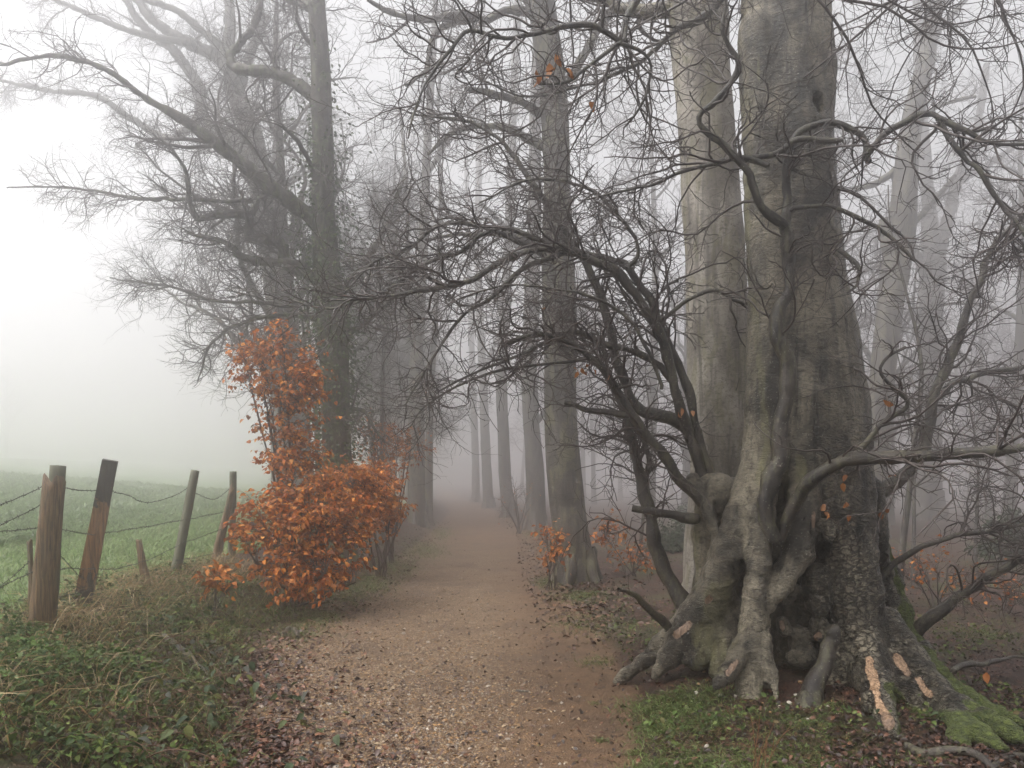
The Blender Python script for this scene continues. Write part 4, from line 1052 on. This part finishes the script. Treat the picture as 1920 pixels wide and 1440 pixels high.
pm_ = lambda px, Y: px * Y / F
post((72, 1215), (100, 898), 5.85, 5.85, pm_(24, 5.9), pm_(18, 5.9), M_WOOD, 'split weathered brown post with a splintered top', jag=.10, seed=3)
post((60, 1120), (56, 1015), 5.9, 5.9, pm_(8, 5.9), pm_(5, 5.9), M_WOOD, 'thin splinter standing against the split brown post', jag=.05, seed=5, k=8, name='splinter')
post((86, 1212), (108, 873), 6.02, 6.02, pm_(15, 6), pm_(14, 6), M_POST, 'sound grey-green post behind the split one', seed=4)
post((153, 1142), (207, 863), 7.0, 7.0, pm_(18, 7), pm_(15, 7), M_PEEL, 'leaning post with dark bark peeling off orange wood', square=True, seed=6, peel=True, k=16)
post((274, 1098), (260, 1013), 8.6, 8.6, pm_(9, 8.6), pm_(5, 8.6), M_WOOD, 'short broken stump of a post', jag=.05, seed=7, k=10, name='post')
post((327, 1085), (366, 882), 9.4, 9.4, pm_(10, 9.4), pm_(7.5, 9.4), M_POST, 'slim leaning round post', seed=8)
post((434, 1062), (437, 884), 11.4, 11.4, pm_(7, 11.4), pm_(6.5, 11.4), M_POST, 'upright dark post nearest the orange bush', seed=9)
post((404, 1050), (436, 915), 11.2, 11.2, pm_(9, 11.2), pm_(5, 11.2), M_WOOD, 'crooked rotten post leaning on the last upright post', jag=.06, seed=10)
PY = [(-60, 4.6), (85, 5.98), (180, 7.02), (350, 9.4), (432, 11.4)]
wires = [[(-70, 985), (0, 948), (88, 910)], [(-70, 1035), (0, 986), (80, 946)], [(-70, 1002), (0, 997), (60, 991), (95, 990)],
         [(112, 913), (145, 919), (195, 920)], [(100, 990), (130, 996), (178, 1003)], [(205, 919), (245, 931), (270, 942), (315, 934), (358, 912)],
         [(180, 1001), (260, 990), (345, 974)], [(165, 1066), (215, 1066), (260, 1056), (300, 1040), (338, 1020)], [(360, 922), (400, 936), (432, 915)],
         [(350, 975), (400, 964), (428, 957)], [(340, 1018), (375, 1008), (418, 990)], [(-70, 1140), (0, 1100), (55, 1052)], [(-70, 1170), (0, 1103), (62, 1072)],
         [(100, 1070), (130, 1066), (160, 1067)], [(104, 1030), (125, 1055), (152, 1084)], [(96, 1122), (140, 1114), (170, 1105)], [(330, 1050), (370, 1045), (410, 1035)]]
for w_ in wires:
    rg = np.random.default_rng(len(w_) + int(w_[0][1]))
    c = np.array([[*P(a, b_, np.interp(a, [p[0] for p in PY], [p[1] for p in PY]) - .07), .0024] for a, b_ in w_])
    cc = catmull(c, 40); cc[:, 2] += fbm(np.c_[cc[:, 0] * 6, cc[:, 1] * 6, cc[:, 2] * 0], 2) * .006
    g = Geo(); g.tubes(cc[:, :3], np.full(40, .0036), 4)
    L_ = np.linalg.norm(np.diff(cc[:, :3], axis=0), axis=1).sum(); nb = max(2, int(L_ / .085))
    f = (np.arange(nb) + .5) / nb * 39; i = f.astype(int); p_ = cc[i, :3]
    for s_ in range(2):
        dv = norm(rg.normal(0, 1, (nb, 3))) * .014
        g.tubes(np.stack([p_ - dv, p_, p_ + dv], 1), np.full((nb, 3), .0022), 3)
    g.obj('barbed_wire', M_WIRE, FEN)

# ------------------------------------------------------------------ gravel, litter, grass and undergrowth
GR = np.random.default_rng(9)
def samp_px(n, x0, x1, y0, y1, yb=1.):
    """n ground points spread over a patch of the picture's foreground"""
    px = GR.uniform(x0, x1, n); py = y0 + (y1 - y0) * GR.random(n) ** yb
    Y = (EYE - .1) * F / (py - HY); X = (px - 960) / F * Y
    return X, Y


# gravel
oct_v = np.array([[1, 0, 0], [-1, 0, 0], [0, 1, 0], [0, -1, 0], [0, 0, 1], [0, 0, -1.]])
oct_t = np.array([[0, 2, 4], [2, 1, 4], [1, 3, 4], [3, 0, 4], [2, 0, 5], [1, 2, 5], [3, 1, 5], [0, 3, 5]])
def stones(g, X, Y, size, cols, var=.3, lift=.25):
    n = len(X); pos = np.c_[X, Y, ground(X, Y) + size * .15 * lift]
    a = GR.uniform(0, 6.28, n); ca, sa = np.cos(a), np.sin(a); z = np.zeros(n); o = np.ones(n)
    Rm = np.stack([np.stack([ca, -sa, z], -1), np.stack([sa, ca, z], -1), np.stack([z, z, o], -1)], 1)
    tl = GR.normal(0, .3, (n, 2)); Rm[:, 2, 0] = tl[:, 0]; Rm[:, 2, 1] = tl[:, 1]
    jit_ = 1 + GR.uniform(-.35, .35, (n, 6, 1))
    vv = oct_v[None] * jit_ * np.stack([o, GR.uniform(.6, 1, n), GR.uniform(.35, .65, n)], -1)[:, None]
    X_ = np.einsum('nij,nvj->nvi', Rm, vv) * size[:, None, None] + pos[:, None]
    g.add(X_.reshape(-1, 3), None, (oct_t[None] + (np.arange(n) * 6)[:, None, None]).reshape(-1, 3), np.repeat(tints(n, cols, var, GR), 6, 0))


FLINT = [(.21, .115, .044), (.15, .082, .034), (.25, .152, .066), (.28, .205, .12), (.12, .07, .04), (.10, .062, .04), (.075, .048, .032), (.24, .135, .05), (.30, .26, .21), (.17, .115, .07), (.09, .058, .04)]
X, Y = samp_px(90000, 300, 1250, 985, 1470, .62)
dl, dr = path_l(Y) - X, X - path_r(Y)
sw = sst(.75, -.35, X - (path_r(Y) - .95)) * .97 + .03
patchy = sst(-.5, .35, fbm2(X, Y, 1.6, 3)) * .65 + .35
keep = (GR.random(len(X)) < sw * patchy) & (dl < .15 + .1 * GR.normal(size=len(X))) & (dr < 0)
X, Y = X[keep], Y[keep]
g = Geo(); stones(g, X, Y, np.clip(GR.lognormal(math.log(.0076), .45, len(X)), .0035, .028), FLINT)
g.obj('path_gravel', M_STONE, kind='stuff', smooth=False)
print('stones', len(X))

# fallen leaves
def litter(n, region, size, cols, rows, yb=.7, name='leaf_litter', lift=.012):
    X, Y = samp_px(n, *rows, yb); k = region(X, Y); X, Y = X[k], Y[k]; n = len(X)
    pos = np.c_[X, Y, ground(X, Y) + GR.uniform(.002, lift + .02, n)]
    a = GR.uniform(0, 6.28, n)
    g = Geo(); scatter(g, LEAF4, pos, frames(np.c_[np.cos(a), np.sin(a), GR.normal(0, .22, n)], rng=GR, tw=.35), size * GR.uniform(.6, 1.25, n), tints(n, cols, .35, GR))
    g.obj(name, M_LITTER, kind='stuff'); print(name, n)


BROWN = [(.036, .016, .010), (.062, .025, .014), (.024, .012, .008), (.11, .045, .022), (.045, .021, .013), (.016, .009, .007)]
litter(21000, lambda x, y: (x - path_r(y) > .15 + .25 * GR.normal(size=len(x))) & (fbm2(x, y, 1.1, 3) > -.35) & (GR.random(len(x)) < np.where((HY + 1.5 * F / y > 1270) & (960 + x / y * F < 1560), .22, .8)), .034, BROWN, (1000, 2000, 1010, 1460))
def left_lit(x, y):
    dl = path_l(y) - x
    return (dl > -.9) & (dl < 1.6) & (GR.random(len(x)) < np.exp(-((dl - .25) / .5) ** 2) * sst(-.5, .3, fbm2(x, y, 1.5, 3)) + .07)
litter(34000, left_lit, .046, [(.075, .030, .019), (.11, .043, .023), (.05, .023, .016), (.16, .065, .03), (.035, .019, .014)], (0, 800, 1010, 1480), name='bank_leaf_litter')
def far_lit(x, y):
    e = np.maximum(path_l(y) - x, x - path_r(y)); return (e > -.55) & (e < 1.6) & (GR.random(len(x)) < np.exp(-((e - .1) / .55) ** 2)) & (GR.random(len(x)) < sst(6.5, 12, y))
litter(26000, far_lit, .065, [(.06, .028, .016), (.09, .038, .02), (.04, .02, .012), (.12, .055, .025)], (560, 1250, 960, 1200), 1.3, name='edge_leaf_litter')
litter(1200, lambda x, y: (x > path_l(y)) & (x < path_r(y)), .035, BROWN, (480, 1200, 985, 1470), name='path_leaf_litter')


def blades(g, X, Y, h, w, cols, lean=.5, z=None, var=.3, wind=(0, 0)):
    n = len(X); Z = ground(X, Y) if z is None else z
    a = GR.uniform(0, 6.28, n); d = np.c_[np.cos(a) * lean + wind[0], np.sin(a) * lean + wind[1], np.ones(n)] ; d = norm(d + GR.normal(0, .1, (n, 3)))
    b0 = np.c_[X, Y, Z - .01]; s = norm(np.cross(d, GR.normal(0, 1, (n, 3)))) * (w * GR.uniform(.6, 1.3, n))[:, None]
    dn = d.copy(); dn[:, 2] -= .35 * (1 + lean); dn[:, :2] *= 1.5; dn = norm(dn)
    m1 = b0 + d * (h * .55)[:, None]; tp = m1 + dn * (h * .5)[:, None]
    vv = np.stack([b0 - s, b0 + s, m1 + s * .7, m1 - s * .7, tp], 1)
    t_ = np.array([[0, 1, 2], [0, 2, 3], [3, 2, 4]])
    g.add(vv.reshape(-1, 3), None, (t_[None] + (np.arange(n) * 5)[:, None, None]).reshape(-1, 3), np.repeat(tints(n, cols, var, GR), 5, 0))


GREEN = [(.085, .135, .033), (.115, .165, .042), (.06, .095, .022), (.15, .19, .06), (.14, .13, .05)]
FIELDG = [(.17, .25, .085), (.21, .29, .105), (.14, .215, .07), (.25, .31, .13)]
DRY = [(.30, .21, .10), (.36, .27, .14), (.22, .15, .07), (.27, .17, .085)]
# field margin and crop
n = 50000; Y = 5.5 + 22 * GR.random(n) ** 1.3; X = path_l(Y) - 2.0 - (7.4 - 4.2) * GR.random(n) * 1.25
k = (X > -.72 * Y) & (X > -8.2); X, Y = X[k], Y[k]
g = Geo(); blades(g, X, Y, GR.uniform(.06, .17, len(X)) * (.6 + Y / 25), .0030 + .00035 * Y, FIELDG, .6, wind=(.35, 0)); g.obj('field_grass', M_GRASS, kind='stuff'); print('field grass', len(X))
n = 36000; Y = 9.5 + 34 * GR.random(n) ** 1.2; X = -7.1 - (Y * .70 - 6.5) * GR.random(n)
k = (X > -.72 * Y); X, Y = X[k], Y[k]
k = GR.random(len(X)) < sst(-.75, .15, fbm2(X, Y, .35, 4) + .45 * np.sin((X + .25 * Y) * 2.6)) + .25; X, Y = X[k], Y[k]
g = Geo(); blades(g, X, Y, GR.uniform(.10, .30, len(X)) * (1 + .5 * fbm2(X, Y, .5, 3)), .006 + .0005 * Y, [(.14, .205, .08), (.17, .24, .095), (.11, .165, .06), (.20, .26, .12)], .6, wind=(.3, 0)); g.obj('crop', M_GRASS, kind='stuff'); print('crop', len(X))
# dry grass along the fence line
g = Geo()
for cx, cy, n, sx, sy in [(-3.35, 5.2, 550, .4, .6), (-3.55, 6.2, 500, .25, .5), (-3.75, 7.6, 400, .25, .5), (-3.85, 8.8, 500, .3, .6), (-3.7, 10, 500, .35, .6), (-3.0, 4.3, 500, .4, .5), (-3.0, 7.5, 250, .4, .8)]:
    X, Y = GR.normal(cx, sx, n), GR.normal(cy, sy, n); k = path_l(Y) - X > .9; X, Y = X[k], Y[k]
    blades(g, X, Y, GR.uniform(.15, .50, len(X)), .0035, DRY, .9)
g.obj('dry_grass', M_GRASS, kind='stuff')
# green grass patches right of the path and tufts
g = Geo()
def patch(cx, cy, rx, ry, n, h, cols=GREEN, w=.0028):
    px = GR.normal(cx, rx * .5, n); py = GR.normal(cy, ry * .5, n); py = np.maximum(py, 960)
    Y = (EYE - .1) * F / (py - HY); X = (px - 960) / F * Y
    blades(g, X, Y, h * GR.uniform(.4, 1.2, n), w, cols, .8)
for a in [(1270, 1308, 95, 22, 2600, .085), (1225, 1340, 40, 20, 500, .07), (1330, 1345, 90, 22, 1300, .06), (1300, 1410, 90, 30, 1500, .06), (1400, 1395, 200, 52, 2400, .05), (1240, 1360, 60, 40, 500, .07), (1220, 1420, 60, 30, 600, .08), (1500, 1400, 160, 40, 1400, .05), (1560, 1330, 40, 10, 120, .07),
          (1100, 1150, 70, 18, 1500, .06), (1160, 1165, 80, 25, 900, .06), (1090, 1105, 60, 14, 1200, .10), (1030, 1078, 30, 10, 700, .12), (1190, 1380, 14, 5, 120, .05), (1128, 1355, 10, 4, 90, .05), (1115, 1290, 14, 4, 60, .04),
          (1240, 1190, 40, 14, 250, .06), (1120, 1220, 40, 10, 250, .06), (1700, 1420, 90, 20, 350, .06), (1850, 1180, 100, 30, 500, .10), (1430, 1430, 160, 30, 1700, .045), (1500, 1360, 110, 20, 500, .05),
          (420, 1140, 70, 30, 900, .14), (300, 1180, 90, 40, 900, .14), (330, 1290, 110, 60, 700, .12), (800, 1015, 40, 18, 900, .16), (740, 1050, 50, 22, 1100, .15), (690, 1085, 50, 22, 900, .14), (830, 985, 25, 12, 500, .2), (1040, 1010, 35, 14, 500, .14), (1000, 985, 25, 8, 300, .18), (560, 1165, 50, 20, 500, .1), (640, 1100, 50, 25, 1100, .13), (590, 1140, 60, 20, 900, .12), (700, 1075, 40, 20, 500, .12), (760, 1010, 50, 25, 600, .14), (500, 1180, 60, 40, 300, .1)]: patch(*a)
g.obj('grass', M_GRASS, kind='stuff')
# moss cushions as short bright blades
g = Geo()
for a in [(410, 1190, 40, 16, 2600, .035), (430, 1170, 25, 10, 900, .035), (1450, 1420, 60, 16, 1500, .02), (1610, 1300, 20, 6, 200, .02), (95, 1300, 16, 7, 400, .03), (1500, 1345, 30, 6, 250, .015)]:
    patch(*a, cols=[(.20, .24, .035), (.26, .30, .06), (.15, .19, .03)], w=.004)
g.obj('moss', M_GRASS, kind='stuff')

# low undergrowth of the left bank
def herb(n, fx, fy, hmax, size, cols, tmpl=LEAF4, name='undergrowth', mask=None, mat=None):
    X, Y = fx(n), fy(n)
    k = (path_l(Y) - X > .12 + .2 * GR.random(n)) & (path_l(Y) - X < 2.2)
    if mask is not None: k &= mask(X, Y)
    X, Y = X[k], Y[k]; n = len(X)
    hm = hmax * (.35 + .65 * sst(.1, .9, path_l(Y) - X)) * (.55 + .45 * sst(-.5, .5, fbm2(X, Y, 1.7, 2)))
    pos = np.c_[X, Y, ground(X, Y) + hm * GR.random(n) ** .8]
    a = GR.uniform(0, 6.28, n)
    g = Geo(); scatter(g, tmpl, pos, frames(np.c_[np.cos(a), np.sin(a), GR.normal(-.1, .35, n)], rng=GR, tw=.55), size * GR.uniform(.55, 1.25, n), tints(n, cols, .35, GR))
    return g, X, Y


fy_ = lambda n: 3.6 + 6.6 * GR.random(n) ** 1.3
fx_ = lambda n: -1.0 - 3.2 * GR.random(n)
HERB = [(.06, .095, .022), (.085, .13, .028), (.04, .062, .018), (.13, .165, .04), (.085, .062, .025), (.05, .078, .03)]
g, X, Y = herb(19000, fx_, fy_, .20, .040, HERB)
nst = 1500; k = GR.choice(len(X), nst); st = np.c_[X[k], Y[k], ground(X[k], Y[k])]; d = GR.normal(0, .6, (nst, 3)); d[:, 2] = 1
a, r = grow(st, d, GR.uniform(.12, .42, nst), np.full(nst, .0018), 6, .14, -.06, .5, rng=GR); g.tubes(a, r, 3, c=(.10, .065, .035))
g.obj('undergrowth', M_GREEN, kind='stuff')
g, X, Y = herb(4200, lambda n: -2.5 - 1.1 * GR.random(n), lambda n: 4.0 + 1.6 * GR.random(n), .30, .036, [(.065, .115, .026), (.09, .145, .036), (.045, .08, .022), (.11, .15, .05)])
g.obj('nettles', M_GREEN, kind='stuff')
g = Geo(); X, Y = fx_(5500), fy_(5500); k = (path_l(Y) - X > .2) & (path_l(Y) - X < 2.1); X, Y = X[k], Y[k]
blades(g, X, Y, GR.uniform(.1, .4, len(X)), .0028, DRY + GREEN + GREEN, 1.0); g.obj('verge_grass', M_GRASS, kind='stuff')
# ferny ground cover on the wood floor
n = 6500; px = GR.uniform(1000, 1960, n); py = 1045 + 330 * GR.random(n) ** 1.4; Y = (EYE - .1) * F / (py - HY); X = (px - 960) / F * Y
k = (X - path_r(Y) > .1) & (fbm2(X, Y, .8, 3) > .05) & (np.hypot(X - 2.1, Y - 5.9) > .9); X, Y = X[k], Y[k]; n = len(X)
a = GR.uniform(0, 6.28, n); g = Geo()
scatter(g, LEAF4, np.c_[X, Y, ground(X, Y) + GR.uniform(.01, .09, n)], frames(np.c_[np.cos(a), np.sin(a), GR.normal(.2, .3, n)], rng=GR), GR.uniform(.02, .045, n), tints(n, GREEN + HERB, .3, GR))
g.obj('ground_cover', M_GREEN, kind='stuff')

# bramble plants with single leaves
BR_C = [(.045, .07, .032), (.06, .085, .04), (.035, .055, .03), (.09, .115, .045), (.13, .14, .04), (.07, .075, .06)]
BRAM = [(-1.75, 4.75, 'bramble cane nearest the path with dull green leaves over the dead leaf litter'), (-2.05, 4.45, 'bramble at the bottom of the bank trailing big dark leaves'), (-2.3, 5.1, 'bramble tangle in the middle of the near bank'),
        (-1.9, 5.5, 'bramble with yellowing leaves on the edge of the near bank'), (-2.7, 5.7, 'bramble below the split brown post'), (-2.4, 6.2, 'bramble beside the mossy log on the bank'),
        (-2.0, 3.95, 'bramble at the lower left, closest to the camera'), (-2.9, 6.6, 'bramble in front of the peeling leaning post')]
for bi, (bx, by, lb) in enumerate(BRAM):
    rg = np.random.default_rng(300 + bi); z0 = gz(bx, by)
    root = thing('bramble', (bx, by, z0), lb, 'bramble', 'brambles on the left bank')
    nc = 6; st = np.c_[bx + rg.normal(0, .08, nc), by + rg.normal(0, .08, nc), np.full(nc, z0)]
    an = rg.uniform(-1.2, 1.9, nc); d = np.c_[np.cos(an), np.sin(an) * .8 - .2, np.full(nc, 1.1)]
    pts, r = grow(st, d, rg.uniform(.6, 1.0, nc), np.full(nc, .0035), 12, .07, -.19, .4, rng=rg)
    pts[..., 2] = np.maximum(pts[..., 2], ground(pts[..., 0], pts[..., 1]) + .03)
    g = Geo(); g.tubes(pts, r, 4, c=(.13, .07, .045)); g.obj('cane', M_GREEN, root)
    nl = 34; b_ = rg.integers(0, nc, nl); i_ = rg.integers(4, 13, nl); pos = pts[b_, i_] + rg.normal(0, .02, (nl, 3)) + [0, 0, .01]
    a_ = rg.uniform(0, 6.28, nl); leaf_objects(pos, np.c_[np.cos(a_), np.sin(a_), rg.normal(-.25, .25, nl)], .068, root, BR_C, M_GREEN, LEAF5, rg, .5)

# ------------------------------------------------------------------ pebbles, sticks, log
PEB = [(1500, 1290), (1493, 1303), (1508, 1316), (1530, 1312), (1537, 1322), (1552, 1318), (1485, 1322), (1570, 1330), (1385, 1296), (1378, 1302), (1357, 1318), (1306, 1287), (1310, 1276), (1325, 1363), (1500, 1345), (1515, 1340), (1445, 1337), (1640, 1280),
       (1320, 1255), (1480, 1312), (1560, 1310), (1590, 1345), (1615, 1310), (1462, 1318), (1430, 1310), (1350, 1300), (1500, 1432), (450, 1245), (478, 1256), (432, 1320)]
from mathutils import Matrix
pe = []
for s_ in range(4):
    u_, w_ = np.meshgrid(np.linspace(0, 2 * np.pi, 9)[:-1], np.linspace(.35, np.pi - .35, 4), indexing='ij')
    vv = np.stack([np.cos(u_) * np.sin(w_), np.sin(u_) * np.sin(w_), np.cos(w_)], -1).reshape(-1, 3)
    vv = np.r_[vv, [[0, 0, 1], [0, 0, -1.]]]; vv *= (1 + .22 * vnoise(vv * 1.3 + s_ * 9))[:, None] * np.array([1, .75, .6])
    qq = []; tt = []
    for i in range(8):
        i2 = (i + 1) % 8
        for j in range(3): qq.append([i * 4 + j, i * 4 + j + 1, i2 * 4 + j + 1, i2 * 4 + j])
        tt += [[32, i * 4, i2 * 4], [33, i2 * 4 + 3, i * 4 + 3]]
    g = Geo(); g.add(vv, qq, tt, np.tile([(.36, .22, .10), (.42, .38, .32), (.30, .19, .10), (.5, .46, .38)][s_], (34, 1))); pe.append(g.mesh('pebble', M_STONE))
for i, (px, py) in enumerate(PEB):
    Y = (EYE - .14) * F / (py - HY); x = (px - 960) / F * Y
    o = bpy.data.objects.new('pebble', pe[i % 4]); COL.objects.link(o); s_ = GR.uniform(.010, .021)
    o.location = (x, Y, gz(x, Y) + s_ * .3); o.rotation_euler = (GR.normal(0, .3), GR.normal(0, .3), GR.uniform(0, 6)); o.scale = (s_,) * 3
    side = 'pale flint pebble lying on the dark soil among the old beech roots' if px > 1000 else 'pale flint pebble on the leaf litter at the left edge of the path'
    tag(o, side, 'pebble', 'pebbles among the old beech roots' if px > 1000 else 'pebbles on the left edge of the path')


def stick(name, rows, label, k=7, mat=MB_LIMB, cat='stick', twig=0, lift=.0, zz=.13):
    c = []
    for px, py, r in rows:
        Y = (EYE - zz) * F / (py - HY); x = (px - 960) / F * Y; c.append([x, Y, gz(x, Y) + r * Y / F * .6 + lift, r * Y / F])
    c = np.array(c); root = thing(name, c[0, :3], label, cat); g = Geo(); cc, rr = limb(g, c, k, 26, .15, cap=True); g.obj('stem', mat, root)
    if twig:
        g = Geo(); p_, q_ = rs(cc, rr, 20); twigs(g, p_, q_, [dict(gap=.12, len=.3, r=.004, n=5, w=.2), dict(gap=.1, len=.12, r=.0025, n=3, w=.2)]); g.obj('twigs', M_TWIG, root, kind='stuff')


stick('fallen_branch', [(1695, 1378, 7), (1730, 1392, 9), (1780, 1398, 10), (1830, 1408, 8), (1870, 1425, 6)], 'thick fallen branch in front of the mossy roots at the lower right', twig=1)
stick('fallen_branch', [(1865, 1420, 9), (1890, 1408, 9), (1915, 1400, 8)], 'short cut log piece at the lower right corner', 9)
stick('fallen_stick', [(1640, 1432, 3), (1750, 1412, 3), (1850, 1415, 3), (1930, 1432, 3)], 'long thin stick lying across the lower right corner', 5, M_TWIG)
stick('fallen_stick', [(968, 1259, 2.5), (992, 1260, 2.8)], 'little black stick lying across the middle of the path', 6)
stick('log', [(305, 1168, 9), (340, 1178, 9), (375, 1188, 8), (392, 1196, 6)], 'rotten brown log lying in the undergrowth of the left bank', 10, MB_LIMB, 'log', 0, .0, .36)
stick('root_stump', [(530, 1168, 5), (543, 1158, 6), (556, 1166, 5), (562, 1172, 3)], 'small broken root sticking out at the left edge of the path', 7)
stick('fallen_branch', [(1790, 1300, 5), (1815, 1285, 6), (1850, 1275, 5), (1900, 1262, 3), (1945, 1255, 2)], 'dark forked branch lying behind the mossy roots at the right', 7, twig=1, lift=.15)

# red-stemmed shoot in the grass at the right
cx, cy = P(1420, 1440, 4.1)[:2]; z0 = gz(cx, cy)
root = thing('dry_shoot', (cx, cy, z0), 'clump of thin reddish dry stems standing in the grass before the old beech', 'plant')
rg = np.random.default_rng(88); nc = 9; st = np.c_[cx + rg.normal(0, .03, nc), cy + rg.normal(0, .03, nc), np.full(nc, z0)]
d = np.c_[rg.normal(0, .25, (nc, 2)), np.ones(nc)]; pts, r = grow(st, d, rg.uniform(.16, .36, nc), np.full(nc, .0026), 9, .05, 0, .5, rng=rg)
g = Geo(); g.tubes(pts, r, 4, c=(.26, .13, .07)); s2, d2, t2, rr_, _ = sprout(pts, r, 26, .3, 1, (30, 60), .1, rg); p2, r2 = grow(s2, d2, np.full(26, .06), rr_ * .7, 3, .1, .1, .5, rng=rg); g.tubes(p2, r2, 3, c=(.28, .15, .08))
g.obj('stems', M_GREEN, root)

# ------------------------------------------------------------------ haze
g = Geo()
x0, x1, y0, y1, z0, z1 = -225, 225, -30, 252, -9.0, 23.0
vv = np.array([[x, y, z] for x in (x0, x1) for y in (y0, y1) for z in (z0, z1)])
g.add(vv, [[0, 1, 3, 2], [4, 6, 7, 5], [0, 4, 5, 1], [2, 3, 7, 6], [0, 2, 6, 4], [1, 5, 7, 3]])
m = bpy.data.materials.new('fog'); m.use_nodes = True; t = m.node_tree; t.nodes.clear()
pv = t.nodes.new('ShaderNodeVolumePrincipled'); out = t.nodes.new('ShaderNodeOutputMaterial')
pv.inputs['Color'].default_value = (.985, .970, .982, 1); pv.inputs['Density'].default_value = HAZE_DENSITY; pv.inputs['Anisotropy'].default_value = .88
t.links.new(pv.outputs[0], out.inputs['Volume'])
g.obj('haze', m, kind='stuff', smooth=False)
